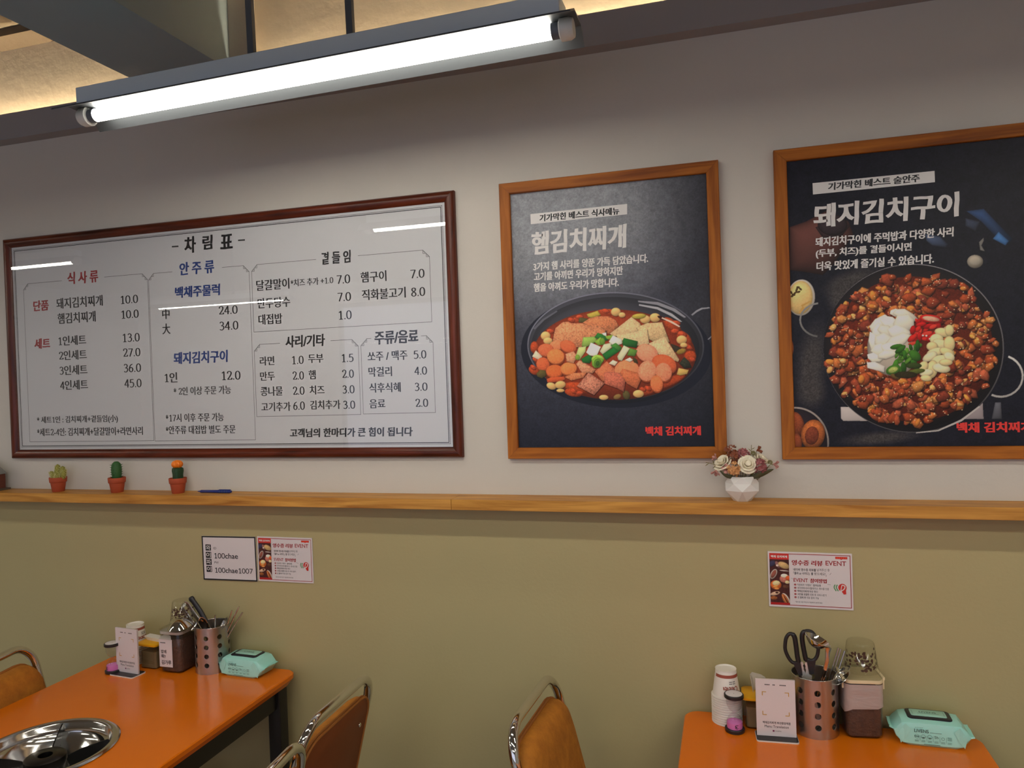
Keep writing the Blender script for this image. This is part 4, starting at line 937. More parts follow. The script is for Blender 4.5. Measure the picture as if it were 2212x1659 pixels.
struct('trim_1', G().box(XL, XR, -0.048, 0.0, 2.500, 2.506).box(XL, XR, -0.048, -0.043, 2.506, 2.586), M_cove)      # cove trough along the wall top
struct('ceiling_beam', G().box(-1.757, -1.437, YB, 0.0, 2.605, ZC), M_beam)
struct('trim_2', G().box(-1.437, -1.372, -0.0425, 0.001, 2.5065, ZC), M_upper_wall)                                    # pilaster beside the beam
struct('trim_3', G().box(XL, -1.757, -0.085, 0.001, 2.825, ZC), M_batten)                                            # batten under the ceiling
struct('baseboard_back', G().box(XL, XR, -0.012, 0, 0, 0.09), M_blackmetal)
led = G().box(XL, -1.760, -0.030, -0.022, 2.506, 2.509).box(-1.365, XR, -0.030, -0.022, 2.506, 2.509).build('led_strip', M_led, None, 0)
tag(led, 'warm white strip light laid inside the cove along the wall top', 'strip light')

# ------------------------------------------------------------------ tube lamps
def tube_lamp(x, y, z, label, tilt=0.0, tube=None):
    t = thing('tube_lamp', label, 'lamp', (x, y, z), 0, 'fluorescent tube lamps hung from the ceiling')
    t.rotation_euler = (0, tilt, 0)
    L = 0.61
    G().box(-L, L, -0.036, 0.034, 0.020, 0.060, 0.003).build('housing', M_housing, t)
    g = G(); R = 0.640                    # folded sheet reflector with two wings
    prof = [(-0.080, -0.004), (-0.076, -0.003), (-0.034, 0.018), (0.034, 0.018), (0.064, -0.015), (0.067, -0.013), (0.036, 0.0215), (-0.036, 0.0215), (-0.079, 0.0)]
    g.loft([[(-R, p, q) for p, q in prof], [(R, p, q) for p, q in prof]])
    g.build('reflector', M_mirror, t, 20)
    G().lathe([(0.0155, -0.585), (0.0155, 0.585)], 16, (0, 0, 0), True).xf(Matrix.Rotation(PI / 2, 4, 'Y')).build('tube', tube or M_tube, t)
    for s in (-1, 1):
        g = G().lathe([(0.0165, 0), (0.0165, 0.016)], 20, (0, 0, 0), True).xf(Matrix.Translation((s * 0.585, 0, 0)) @ Matrix.Rotation(s * PI / 2, 4, 'Y'))
        g.build('tube_cap', M_rod, t)
        g = G(); k = len(g.v)
        g.lathe([(0.017, 0.0), (0.023, 0.003), (0.023, 0.022), (0.019, 0.030), (0.001, 0.031)], 24, (0, 0, 0), True).xf(Matrix.Translation((s * 0.601, 0, 0)) @ Matrix.Rotation(s * PI / 2, 4, 'Y'))
        g.box(s * 0.614 - 0.010, s * 0.614 + 0.010, -0.012, 0.012, 0.0, 0.02)
        g.build('lamp_holder', M_lampwhite, t)
    for q in (-0.128, 0.128):
        G().box(q - 0.008, q + 0.008, -0.006, 0.006, 0.058, ZC - z + 0.002).build('hanging_strap', M_rod, t)
    return t
lamp = tube_lamp(-0.914, -0.495, 2.336, 'white hanging tube lamp glowing above the menu board, close to the wall', -0.0155, M_neartube)
far = tube_lamp(-0.955, -1.13, 2.336, 'lit tube lamp overhead whose glare shows at the top right of the menu glass')
for x, y, z, l in ((-3.945, -1.20, 2.336, 'lit tube lamp whose glare shows at the left edge of the menu glass'),
                   (-3.890, -3.08, 2.300, 'lit tube lamp far back whose glare lies across the middle of the menu glass'),
                   (1.250, -1.15, 2.336, 'lit tube lamp above the right hand table, out of the picture'),
                   (0.750, -2.20, 2.336, 'added fill lamp behind the viewer, nearest on the right'),  # this and the next two are unseen, added to lift the lower wall
                   (-0.860, -2.28, 2.336, 'added fill lamp behind the viewer, just left of the middle'),
                   (2.600, -2.30, 2.336, 'added fill lamp by the right hand wall of the room'),
                   (-6.000, -2.20, 2.336, 'added fill lamp by the left hand wall of the room'),  # three unseen lamps added to brighten the left side
                   (-5.650, -1.20, 2.336, 'added fill lamp left of the menu board, one place beyond the one in its glare'),
                   (-6.700, -3.08, 2.300, 'added fill lamp in the back left corner of the room'),
                   (1.000, -3.60, 2.336, 'added fill lamp far behind the viewer on the right'),  # last two also unseen, added further back for fill light
                   (-1.000, -4.40, 2.336, 'added fill lamp at the back of the room behind the viewer')):
    dup(far, (x, y, z), 0, l)

# ------------------------------------------------------------------ picture frames (four mitred rails)
def frame_rails(root, W, H, w, depth, mx, mz, lipmat=None, rounded=False):
    if rounded: prof = [(0, 0), (0, depth * 0.62), (w * 0.10, depth * 0.86), (w * 0.28, depth), (w * 0.55, depth * 0.98), (w * 0.80, depth * 0.80), (w * 0.93, depth * 0.62), (w, depth * 0.5), (w, 0)]
    else: prof = [(0, 0), (0, depth - 0.002), (0.0015, depth), (w - 0.0015, depth), (w, depth - 0.002), (w, 0)]
    gap = 0.0002
    def rail(corner_a, corner_b, m):
        g = G(); g.loft([[corner_a(o, d) for o, d in prof], [corner_b(o, d) for o, d in prof]]); return g.build('frame_rail', m, root, 35)
    rail(lambda o, d: (o + gap, -d, o), lambda o, d: (W - o - gap, -d, o), mx)
    rail(lambda o, d: (o + gap, -d, H - o), lambda o, d: (W - o - gap, -d, H - o), mx)
    rail(lambda o, d: (o, -d, o + gap), lambda o, d: (o, -d, H - o - gap), mz)
    rail(lambda o, d: (W - o, -d, o + gap), lambda o, d: (W - o, -d, H - o - gap), mz)

# ------------------------------------------------------------------ the menu board
BW, BH = 1.666, 0.7595
board = thing('menu_board', 'wide white price list board in a dark mahogany frame above the ledge', 'menu board', (-2.401, 0, 1.4127))
frame_rails(board, BW, BH, 0.030, 0.020, M_mahog_x, M_mahog_z, rounded=True)
panel = G().box(0.026, BW - 0.026, -0.0080, -0.0005, 0.026, BH - 0.026).build('panel', M_paper, board, 0)
BY = -0.0083
g = G()
for ins, w in ((0.0385, 0.0011), (0.0425, 0.0022)):
    x0, x1, z0, z1 = ins, BW - ins, ins, BH - ins
    for a in ((x0, z0, x1, z0), (x1, z0, x1, z1), (x1, z1, x0, z1), (x0, z1, x0, z0)): strip(g, *a, w, BY)
g.build('border_line', M_black, panel, 0)
for x0, x1, z0, z1, gl, gr in BORDERS:
    g = G(); w = 0.0012; c = 0.020
    for a in ((x0, z0, x1, z0), (x0, z0, x0, z1 - c), (x1, z0, x1, z1 - c), (x0 + c, z1, gl, z1), (gr, z1, x1 - c, z1)): strip(g, *a, w, BY)
    for s, xc in ((1, x0), (-1, x1)):       # stepped corner ornament
        strip(g, xc, z1 - c, xc + s * c, z1, w, BY)
        for a in ((0, 0, .5, 0), (.5, 0, .5, .5), (.5, .5, 1, .5), (1, .5, 1, 1), (0.25, 0, .25, .25), (.25, .25, .5, .25), (.75, .5, .75, .75), (.75, .75, 1, .75), (.5, .5, .5, .5)):
            if a[0] == a[2] and a[1] == a[3]: continue
            strip(g, xc + s * a[0] * c, z1 - c + a[1] * c, xc + s * a[2] * c, z1 - c + a[3] * c, w * 0.9, BY)
    g.build('section_border', M_lineink, panel, 0)
for name, items in BOARD_TEXT:
    if name == 'title_lettering':
        g = G()
        for col, st, s, x0, x1, zc, h in items: letter(g, s, st, x0, x1, zc, h, BY)
        g.build('title', M_black, panel, 0); continue
    for col, st, s, x0, x1, zc, h in items:
        g = G(); letter(g, s, st, x0, x1, zc, h, BY)
        kind = 'slogan' if 'slogan' in name else 'heading' if st == 'brush' else 'note' if s[0] == '*' else 'price' if s[-2:-1] == '.' else 'dish_name'
        g.build(kind, INK[col], panel, 0)
G().box(0.029, BW - 0.029, -0.0118, -0.0098, 0.029, BH - 0.029).build('glass_pane', M_glass, board, 0)

# ------------------------------------------------------------------ the two food posters
PW, PH = 0.588, 0.765
def poster(loc, H, label, texts, banner):
    t = thing('food_poster', label, 'poster', loc, 0, 'framed food posters')
    frame_rails(t, PW, H, 0.0305, 0.020, M_oak_x, M_oak_z)
    G().box(0.022, PW - 0.022, -0.0098, -0.0005, 0.022, H - 0.022).build('backing', M_card, t, 0)
    g = G(); g.add([(x, -0.0108, z) for x, z in banner], [(3, 2, 1, 0)]); ban = g.build('banner', M_whiteink, t, 0)
    for col, st, s, x0, x1, zc, h in texts:
        g = G(); letter(g, s, st, x0, x1, zc, h, -0.0111)
        g.build('title' if h > 0.05 else {'black': 'banner_lettering', 'white': 'description_line', 'signred': 'shop_name_lettering'}[col], INK[col], ban if col == 'black' else t, 0)
    return t
post1 = poster((-0.599, 0, 1.409), 0.765, 'oak framed poster of a red ham stew pot on slate grey, beside the menu board', POSTER1_TEXT, BANNER1)
cv = Canvas(22, 566, 22, 743, 1.0, (62, 63, 74))
k = np.clip(1.1 - ((cv.X - 150) / 420) ** 2 - ((cv.Y - 690) / 330) ** 2, 0, 1)[..., None]      # paler slate of the print, plus painted gloss sheen, upper left
cv.img = cv.img * (1 - k) + np.array((134, 136, 142)) * k
k = np.clip((300 - cv.Y) / 260, 0, 1)[..., None]; cv.img = cv.img * (1 - 0.75 * k) + np.array((22, 25, 38)) * 0.75 * k
k = np.clip((cv.X - 380) / 190, 0, 1)[..., None]; cv.img = cv.img * (1 - 0.3 * k)
cv.img *= (1 + 0.35 * cv.noise + 0.25 * cv.grain)[..., None]
for s in POSTER1_ART: cv.shape(*s)
cv.build('picture', M_print, post1, -0.0104, FOOD_GAIN)

post2 = poster((0.1224, 0, 1.406), 0.776, 'oak framed poster of stir fried kimchi pork in a black pan, right of the vase', POSTER2_TEXT, BANNER2)
cv = Canvas(22, 566, 22, 754, 1.0, (24, 24, 34))
cv.img *= (1 + 0.6 * cv.noise + 0.4 * cv.grain)[..., None]
rn = random.Random(7)
def blob(cx, cy, s, col, asp=1.0, **kw):
    an = rn.uniform(0, PI); n = rn.choice((5, 6, 7, 8)); ph = rn.uniform(0, 6.28); P = []
    for q in range(n):
        a = ph + 2 * PI * q / n; r = s * rn.uniform(0.62, 1.1); u, v = r * math.cos(a), asp * r * math.sin(a)
        P.append((cx + u * math.cos(an) - v * math.sin(an), cy + u * math.sin(an) + v * math.cos(an)))
    cv.shape('p', P, col, **kw)
def spot(cx, cy, a, b, col, ang, **kw):
    c, s = math.cos(ang), math.sin(ang); cv.shape('e', (cx, cy, a * c, a * s, -b * s, b * c), col, **kw)
MEAT = ((158, 70, 36), (172, 82, 42), (140, 58, 34), (184, 96, 50), (150, 68, 42), (194, 108, 54), (164, 78, 46), (126, 54, 36), (176, 88, 58), (198, 128, 68))
for s in POSTER2_ART:
    if s == 'MEAT':
        for i in range(430):
            th = rn.uniform(0, 2 * PI); rr = math.sqrt(rn.uniform(0.16, 1.0)) * (1 + rn.uniform(-0.03, 0.02))
            x, y = 298 + 184 * rr * math.cos(th), 265.5 + 180 * rr * math.sin(th); sz = rn.uniform(8.5, 20)
            blob(x, y, sz, rn.choice(MEAT), rn.uniform(0.5, 1), grad=0.55, edge=0.5, spk=0.16, shadow=0.75)
            if rn.random() < 0.16: spot(x + rn.uniform(-5, 5), y + rn.uniform(-5, 5), rn.uniform(7, 13), rn.uniform(3.8, 7), rn.choice(((224, 150, 70), (214, 130, 56), (228, 166, 96))), rn.uniform(0, PI), grad=0.4, edge=0.35, spk=0.08, shadow=0.5)
            for _ in range(3):
                if rn.random() < 0.6: spot(x + rn.uniform(-.6, .6) * sz, y + rn.uniform(-.6, .6) * sz, 1.3, 1.0, (244, 204, 160), 0, grad=0, edge=0)
    elif s == 'RED':
        for i in range(24): spot(330 + rn.uniform(-27, 30), 313 + rn.uniform(-36, 22), rn.uniform(8, 17), rn.uniform(3.6, 6.6), rn.choice(((214, 42, 32), (196, 30, 26), (226, 62, 48), (176, 24, 22))), rn.uniform(0, PI), grad=0.4, edge=0.35, shadow=0.4)
    elif s == 'GREEN':
        for i in range(24): spot(291 + rn.uniform(-28, 28), 245 + rn.uniform(-28, 28), rn.uniform(7, 16), rn.uniform(3.6, 6.6), rn.choice(((70, 128, 36), (54, 106, 28), (96, 150, 48), (42, 84, 24))), rn.uniform(0, PI), grad=0.4, edge=0.35, spk=0.03, shadow=0.4)
    else: cv.shape(*s)
cv.build('picture', M_print, post2, -0.0104, FOOD_GAIN)

# ------------------------------------------------------------------ the oak ledge
SZ, SY = 1.306, -0.092
shelf = thing('wall_ledge', 'long pale oak ledge running along the wall under the pictures', 'shelf', (0, 0, SZ))
for x0, x1 in ((-5.9, -0.7455), (-0.7445, 3.3)):
    G().box(x0, x1, SY, -0.0005, -0.029, 0, 0.0015).build('board', M_shelf, shelf, 30)

# ------------------------------------------------------------------ notices on the green wall
def wifi_card():
    W, H = 0.200, 0.1405
    t = thing('wifi_card', 'white card with black border giving the network name and password, stuck on the green wall', 'sign', (-1.637, 0, 1.021), 0)
    t.rotation_euler = (0, -0.012, 0)
    t = G().box(0, W, -0.0032, -0.0004, 0, H).build('sheet', M_card, t, 0)
    y = -0.0035; g = G()
    for a in ((0, W, 0, .0042), (0, W, H - .0042, H), (0, .0042, .0042, H - .0042), (W - .0042, W, .0042, H - .0042)): quad(g, *a, y)
    for v in (.262, .43, .588, .75): quad(g, .013, .0335, H * (1 - v) - .0098, H * (1 - v) + .0098, y)
    g.build('border', M_black, t, 0)
    g = G()
    for s, v in zip('와이파이', (.262, .43, .588, .75)): letter(g, s, 'bold', .0150, .0315, H * (1 - v), .0155, y - .0003)
    g.build('square_lettering', M_whiteink, t, 0)
    for s, st, u0, u1, v, h in (('ID', 'sans', .215, .268, .275, .05), ('100chae', 'bold', .225, .665, .445, .125), ('PW', 'sans', .222, .30, .60, .05), ('100chae1007', 'bold', .225, .925, .772, .118)):
        g = G(); letter(g, s, st, u0 * W, u1 * W, H * (1 - v), h * H, y); g.build('lettering', M_black, t, 0)
wifi_card()

def flyer(loc, W, H, label, rot=0.0):
    t = thing('event_flyer', label, 'flyer', loc, 0, 'review event flyers')
    t.rotation_euler = (0, rot, 0)
    t = G().box(0, W, -0.0035, -0.0004, 0, H, 0.0003).build('sheet', M_card, t, 0)
    y = -0.0038
    X = lambda u: u * W
    Z = lambda v: H * (1 - v)
    g = G()
    for a in ((.02, .98, .030, .042), (.02, .98, .953, .965), (.02, .028, .0421, .9529), (.972, .98, .0421, .9529)): quad(g, X(a[0]), X(a[1]), Z(a[3]), Z(a[2]), y)
    g.build('border', M_darkred, t, 0)
    g = G(); quad(g, X(.02), X(.255), Z(.14), Z(.03), y - .0002); quad(g, X(.805), X(.945), Z(.10), Z(.058), y); g.add([(X(.86), y, Z(.10)), (X(.875), y, Z(.112)), (X(.89), y, Z(.10))], [(0, 1, 2)]); g.build('red_label', M_flyred, t, 0)
    g = G(); letter(g, '백채 김치찌개', 'heavy', X(.038), X(.235), Z(.088), .043 * H, y - .0005); g.build('shop_name_lettering', M_whiteink, t, 0)
    g = G()
    for i in range(5): disc(g, X(.826 + .025 * i), Z(.079), .0016, y - .0003, 6)
    g.build('dot', M_orangeink, t, 0)
    c2 = Canvas(X(.02) * 1000, X(.255) * 1000, Z(.955) * 1000, Z(.14) * 1000, 0.6, (70, 36, 34))
    c2.img *= (1 + 0.5 * c2.noise)[..., None]
    u0, v0 = X(.02) * 1000, Z(.14) * 1000; ww, hh = (X(.255) - X(.02)) * 1000, (Z(.14) - Z(.955)) * 1000
    def E(u, v, a, b, col, ang=0, **kw):
        c, s = math.cos(ang), math.sin(ang); c2.shape('e', (u0 + u * ww, v0 - v * hh, a * ww * c, a * ww * s, -b * ww * s, b * ww * c), col, **kw)
    E(.12, .10, .22, .14, (60, 58, 84), .6); E(.42, .12, .10, .20, (140, 96, 92), .5); E(.72, .13, .30, .17, (196, 164, 112), -.4, spk=.08); E(.40, .14, .07, .06, (226, 196, 186))
    E(.20, .33, .30, .15, (190, 176, 164), 1.1); E(.20, .33, .24, .10, (146, 84, 70), 1.1, spk=.2); E(.75, .25, .24, .03, (214, 200, 190), -.05)
    E(.76, .42, .27, .22, (196, 120, 104), .4, spk=.16); E(.74, .36, .18, .11, (232, 220, 196)); E(.92, .41, .12, .12, (214, 96, 48)); E(.88, .50, .12, .09, (214, 196, 150), spk=.1)
    E(.30, .57, .28, .25, (206, 104, 46), 0, spk=.1); E(.32, .53, .20, .14, (226, 202, 150), .2, spk=.08); E(.28, .60, .14, .06, (232, 160, 84), .3); E(.34, .65, .12, .06, (232, 150, 80))
    E(.25, .76, .26, .10, (214, 180, 150), .3); E(.34, .74, .08, .05, (70, 40, 34)); E(.18, .86, .18, .10, (150, 88, 48), 0, spk=.2); E(.80, .60, .16, .10, (96, 62, 46), 0, spk=.2)
    E(.80, .88, .36, .16, (208, 198, 186), -1.1); E(.76, .88, .32, .12, (176, 96, 50), -1.1); E(.72, .88, .30, .03, (226, 150, 90), -1.1); E(.80, .90, .28, .03, (96, 44, 28), -1.1)
    c2.shape('p', [(u0, v0 - hh), (u0 + ww, v0 - hh), (u0 + ww, v0 - hh * .955), (u0, v0 - hh * .955)], (160, 34, 34), 0, 0)
    c2.build('food_picture', M_print, t, y - .0001, FOOD_GAIN)
    g = G()
    letter(g, '영수증 리뷰', 'brush', X(.288), X(.655), Z(.188), .098 * H, y); letter(g, 'EVENT', 'bold', X(.69), X(.93), Z(.178), .083 * H, y)
    letter(g, 'EVENT', 'bold', X(.305), X(.475), Z(.502), .066 * H, y); letter(g, '참여방법', 'brush', X(.50), X(.70), Z(.502), .078 * H, y)
    for v in (.585, .642, .698, .755, .812): disc(g, X(.322), Z(v), .0026, y, 14)
    g.build('red_lettering', M_darkred, t, 0)
    g = G()
    for i, v in enumerate((.585, .642, .698, .755, .812)): letter(g, str(i + 1), 'sans', X(.322) - (.0007 if i else .00025), X(.322) + (.0007 if i else .00025), Z(v), .003, y - .0003)
    g.build('number', M_whiteink, t, 0)
    g = G()
    for s, st, a, b, v, h in (('네이버 영수증 리뷰를', 'bold', .305, .575, .312, .05), ('남겨주신 후', 'sans', .585, .735, .305, .05), ('「콜라 or 사이다」를', 'bold', .305, .54, .378, .05), ('받으세요!', 'sans', .555, .685, .376, .05),
        ('직원에게 “이벤트”', 'sans', .347, .52, .585, .04), ('참여요청', 'bold', .535, .625, .585, .04), ('네이버에서', 'sans', .347, .455, .642, .04), ('MY플레이스', 'sans', .462, .595, .642, .04), ('영수증 인증', 'sans', .605, .72, .642, .04),
        ('백채김치찌개', 'bold', .347, .48, .698, .04), ('매장 확인', 'sans', .49, .588, .698, .04), ('사진을 포함한', 'bold', .347, .485, .755, .04), ('리뷰 후 서비스받기', 'sans', .495, .69, .755, .04),
        ('선 결제 후', 'bold', .347, .445, .812, .04), ('리뷰 참여 가능', 'sans', .455, .60, .812, .04), ('*영수증 리뷰 작성 후 직원에게 보여주세요', 'sans', .318, .64, .895, .028)):
        letter(g, s, st, X(a), X(b), Z(v), h * H, y)
    g.build('lettering', M_black, t, 0)
    cx, cz = X(.878), Z(.605)
    g = G(); R = .0105
    P = []
    for i in range(60):
        a = 2 * PI * i / 60; P.append((cx + (R if i % 2 else R * .84) * math.cos(a), y, cz + (R if i % 2 else R * .84) * math.sin(a)))
    g.add(P, [tuple(range(60))]); g.add([(cx - .006, y - .0001, cz - .004), (cx + .003, y - .0001, cz - .017), (cx + .0085, y - .0001, cz - .016), (cx + .008, y - .0001, cz - .004)], [(0, 1, 2, 3)])
    g.build('sunburst_emblem', M_flyred, t, 0)
    g = G(); path = spline([(cx - .001, 0, cz + .0065), (cx + .0055, 0, cz + .004), (cx + .004, 0, cz - .003), (cx - .003, 0, cz - .009), (cx - .001, 0, cz - .013)], 5)
    ribbon(g, path, .0024, y - .0004)
    path = spline([(cx - .001, 0, cz + .0065), (cx - .0025, 0, cz), (cx - .004, 0, cz - .008)], 5)
    ribbon(g, path, .0018, y - .0006)
    g.build('emblem_ribbon', M_whiteink, t, 0)
    g = G()
    for dx in (-.0185, -.0135):
        path = spline([(cx + dx + .002, 0, cz + .007), (cx + dx - .0005, 0, cz), (cx + dx + .004, 0, cz - .009)], 5)
        ribbon(g, path, .0026, y - .0001)
    g.build('emblem_stem', M_logogreen, t, 0)
    g = G()
    for a in ((.735, .385, .752, .355), (.695, .39, .690, .425), (.28, .47, .295, .485), (.705, .555, .74, .565)): strip(g, X(a[0]), Z(a[1]), X(a[2]), Z(a[3]), .0006, y)
    g.build('accent_stroke', M_lineink, t, 0)
flyer((-1.4325, 0, 1.0265), 0.1945, 0.139, 'small review event flyer with red border beside the black bordered network card')
flyer((0.0800, 0, 1.0285), 0.1985, 0.1410, 'review event flyer alone on the green wall above the right hand table')

# ------------------------------------------------------------------ tables
def table(label, x0, x1, y0, y1, zt, hole=None):
    t = thing('dining_table', label, 'table', ((x0 + x1) / 2, (y0 + y1) / 2, 0), 0, 'orange topped dining tables')
    w, d = x1 - x0, y1 - y0
    def ring(ins, z): return [(x, y, z) for x, y in rrect(0, 0, w - 2 * ins, d - 2 * ins, 0.035, 8)]
    g = G()
    layers = [ring(0.012, zt - 0.032), ring(0.0, zt - 0.014), ring(0.0, zt - 0.003), ring(0.003, zt)]
    if not hole: g.loft(layers)
    else:
        g.loft(layers, caps=False)
        hx, hy, hr = hole[0] - t.location.x, hole[1] - t.location.y, hole[2]
        for z, L, up in ((zt, layers[3], True), (zt - 0.032, layers[0], False)):
            dense = []
            for i in range(len(L)):
                a, b = Vector(L[i]), Vector(L[(i + 1) % len(L)]); n = max(1, int((b - a).length / 0.03))
                dense += [a.lerp(b, k / n) for k in range(n)]
            m = len(dense)
            circ = []
            for p in dense:
                q = Vector((p.x - hx, p.y - hy)).normalized(); circ.append((hx + q.x * hr, hy + q.y * hr, z))
            vs = [tuple(p) for p in dense] + circ
            g.add(vs, [((i, (i + 1) % m, m + (i + 1) % m, m + i) if up else (i, m + i, m + (i + 1) % m, (i + 1) % m)) for i in range(m)])
    g.build('tabletop', M_table, t, 30)
    a = 0.045
    g = G()
    for q in (-1, 1):
        g.box(-w / 2 + a, w / 2 - a, q * (d / 2 - a) - 0.01, q * (d / 2 - a) + 0.01, zt - 0.095, zt - 0.0325)
        g.box(q * (w / 2 - a) - 0.01, q * (w / 2 - a) + 0.01, -d / 2 + a, d / 2 - a, zt - 0.095, zt - 0.0325)
    g.build('apron', M_blackmetal, t)
    for sx in (-1, 1):
        for sy in (-1, 1):
            cx, cy = sx * (w / 2 - a), sy * (d / 2 - a)
            G().box(cx - 0.021, cx + 0.021, cy - 0.021, cy + 0.021, 0, zt - 0.0325, 0.004).build('leg', M_blackmetal, t)
    return t
TL, TR = 0.763, 0.750
table('orange topped dining table with a built in gas burner', -1.975, -1.293, -1.240, -0.020, TL, (-1.636, -0.592, 0.148))
table('orange topped dining table with scissors and paper cups on it', -0.137, 0.541, -1.240, -0.020, TR)

bn = thing('table_burner', 'round polished steel gas burner set into the table top below the menu board', 'burner', (-1.636, -0.592, TL))
G().lathe([(0.148, 0.0005), (0.163, 0.0005), (0.1645, 0.002), (0.160, 0.0055), (0.150, 0.006), (0.143, 0.001), (0.140, -0.010), (0.134, -0.013), (0.128, -0.014), (0.124, -0.026), (0.117, -0.030), (0.108, -0.040), (0.085, -0.058), (0.060, -0.066), (0.001, -0.068)], 96).build('drip_pan', M_steel, bn, 50)
G().lathe([(0.001, -0.067), (0.040, -0.067), (0.043, -0.040), (0.046, -0.030), (0.046, -0.016), (0.040, -0.012), (0.0165, -0.012), (0.0155, -0.02), (0.0150, -0.045), (0.001, -0.046)], 48).build('burner_head', M_dark_steel, bn, 40)
for k in range(4):
    a = math.radians(32 + 90 * k)
    g = G(); s = len(g.v)
    g.prism([(0.046, -0.030), (0.056, -0.052), (0.100, -0.044), (0.132, -0.024), (0.143, 0.000), (0.138, 0.004), (0.118, 0.000), (0.076, -0.010), (0.050, -0.020)], -0.0016, 0.0016)
    g.xf(Matrix.Rotation(a, 4, 'Z')); g.build('pot_support', M_cast, bn)
G().tube([(0.030, 0.045, -0.052), (0.062, 0.062, -0.044), (0.092, 0.080, -0.040)], 0.017, 16, False).tube([(0.028, 0.043, -0.050), (0.094, 0.081, -0.038)], 0.010, 12, True).build('gas_nozzle', M_steel, bn)

# ------------------------------------------------------------------ chairs
def chair(loc, rotz, label):
    """origin on the floor under the top rail; the seat lies towards +x"""
    t = thing('tube_chair', label, 'chair', loc, rotz, 'tan and chrome chairs')
    w, zt, rc, ln = 0.17, 0.87, 0.07, 0.25
    def bx(z): return ln * (zt - z)
    P = []
    for z in np.linspace(0.50, zt - rc, 8): P.append((bx(z), -w, z))
    for a in np.linspace(170, 90, 8): P.append((bx(zt - rc + rc * math.sin(math.radians(a))), -w + rc + rc * math.cos(math.radians(a)), zt - rc + rc * math.sin(math.radians(a))))
    Q = [(x, -y, z) for x, y, z in P][::-1]
    path = P + [(0.0, 0.0, zt)] + Q
    low = lambda s: [(0.06 + bx(0.5), s * w, 0.03), (0.05 + bx(0.5), s * w, 0.30)]
    G().tube([Vector((bx(0.5) + 0.0, -w, 0.44))] + [Vector(p) for p in path] + [Vector((bx(0.5), w, 0.44))], 0.0115, 16).build('back_frame', M_chrome, t, 60)
    # padded back: front suede, rear vinyl panel with welt and screws
    def outline(ins, z0, z1, r):
        hw = w - 0.006 - ins; o = []
        for a in np.linspace(0, 90, 7): o.append((hw - r + r * math.cos(math.radians(a)), z1 - ins - r + r * math.sin(math.radians(a))))
        for a in np.linspace(90, 180, 7): o.append((-hw + r + r * math.cos(math.radians(a)), z1 - ins - r + r * math.sin(math.radians(a))))
        o += [(-hw, z0 + ins), (hw, z0 + ins)]
        return o
    def plate(name, m, layers):
        g = G(); g.loft([[(bx(z) + off, y, z) for y, z in outline(ins, 0.53, 0.824, 0.062)] for off, ins in layers]); return g.build(name, m, t, 50)
    plate('back_cushion', M_suede, [(-0.004, 0.0), (0.012, 0.0), (0.024, 0.006), (0.031, 0.020), (0.034, 0.05)])
    bp_ = plate('back_panel', M_backvinyl, [(-0.012, 0.004), (-0.0105, 0.0015), (-0.0042, 0.0015)])
    for off, ins in ((-0.0115, 0.0005), (-0.0045, -0.001)):
        g = G(); o = outline(ins, 0.53, 0.824, 0.062); g.ring([(bx(z) + off, y, z) for y, z in o], 0.0032, 8, 1.0, (1, 0, 0.2)); g.build('piping', M_piping, t, 60)
    for y, z in ((-0.125, 0.745), (0.125, 0.745), (-0.125, 0.58), (0.125, 0.58)):
        G().sphere((bx(z) - 0.013, y, z), 0.003, 0.006, 0.006, 10, 6).build('screw', M_chrome, bp_, 60)
    sx = bx(0.5) + 0.02
    g = G()
    g.loft([[(x, y, z) for x, y in rrect(sx + 0.20, 0, 0.38 - 2 * i, 0.335 - 2 * i, 0.06 - i * 0.5, 6)] for z, i in ((0.415, 0.012), (0.422, 0.002), (0.448, 0.0), (0.462, 0.008), (0.470, 0.03))])
    g.build('seat', M_suede, t, 50)
    for s in (-1, 1):
        G().tube(spline([(sx + 0.38, s * 0.165, 0.0), (sx + 0.36, s * 0.165, 0.30), (sx + 0.35, s * 0.165, 0.414)], 4), 0.0115, 12).build('leg', M_chrome, t, 60)
        G().tube(spline([(sx - 0.07, s * 0.17, 0.0), (sx - 0.03, s * 0.17, 0.25), (bx(0.5), s * w, 0.445)], 4), 0.0115, 12).build('leg', M_chrome, t, 60)
        G().tube([(sx + 0.0, s * 0.17, 0.404), (sx + 0.36, s * 0.165, 0.404)], 0.010, 10).build('seat_rail', M_chrome, t, 60)
    return t
ch = chair((-0.474, -0.304, 0), -0.06, 'tan chrome framed chair seen from the front, beside the right hand table')
dup(ch, (-0.931, -0.397, 0), PI + 0.01, 'tan chrome framed chair seen from its brown back, next to the wall')
dup(ch, (-0.897, -0.755, 0), PI + 0.08, 'chair nearer the viewer, only its chrome top rail showing at the lower edge')
dup(ch, (-2.060, -0.406, 0), 0.17, 'tan chrome framed chair at the left edge, behind the table with the burner')

# ------------------------------------------------------------------ paper cups
def cup_mesh():
    g = G(); g.lathe([(0.0357, 0.0), (0.0375, 0.0010), (0.0375, 0.0028), (0.0357, 0.0038), (0.0340, 0.0040), (0.0252, 0.0660), (0.0262, 0.0668), (0.0260, 0.0682), (0.0245, 0.0682), (0.0240, 0.0650), (0.001, 0.0648)], 40)
    g.lathe([(0.001, 0.0630), (0.0235, 0.0630), (0.0335, 0.0045), (0.0352, 0.001), (0.0355, 0.0)], 40)
    return g
def cone_patch(g, a0, a1, z0, z1, n=24, off=0.0003):
    R = lambda z: 0.0345 + (0.0252 - 0.0345) * (z - 0.0046) / 0.0614 + off
    vs = []; 
    for z in (z0, z1):
        for k in range(n + 1):
            a = a0 + (a1 - a0) * k / n; vs.append((R(z) * math.cos(a), R(z) * math.sin(a), z))
    g.add(vs, [(k, k + 1, n + 2 + k, n + 1 + k) for k in range(n)])
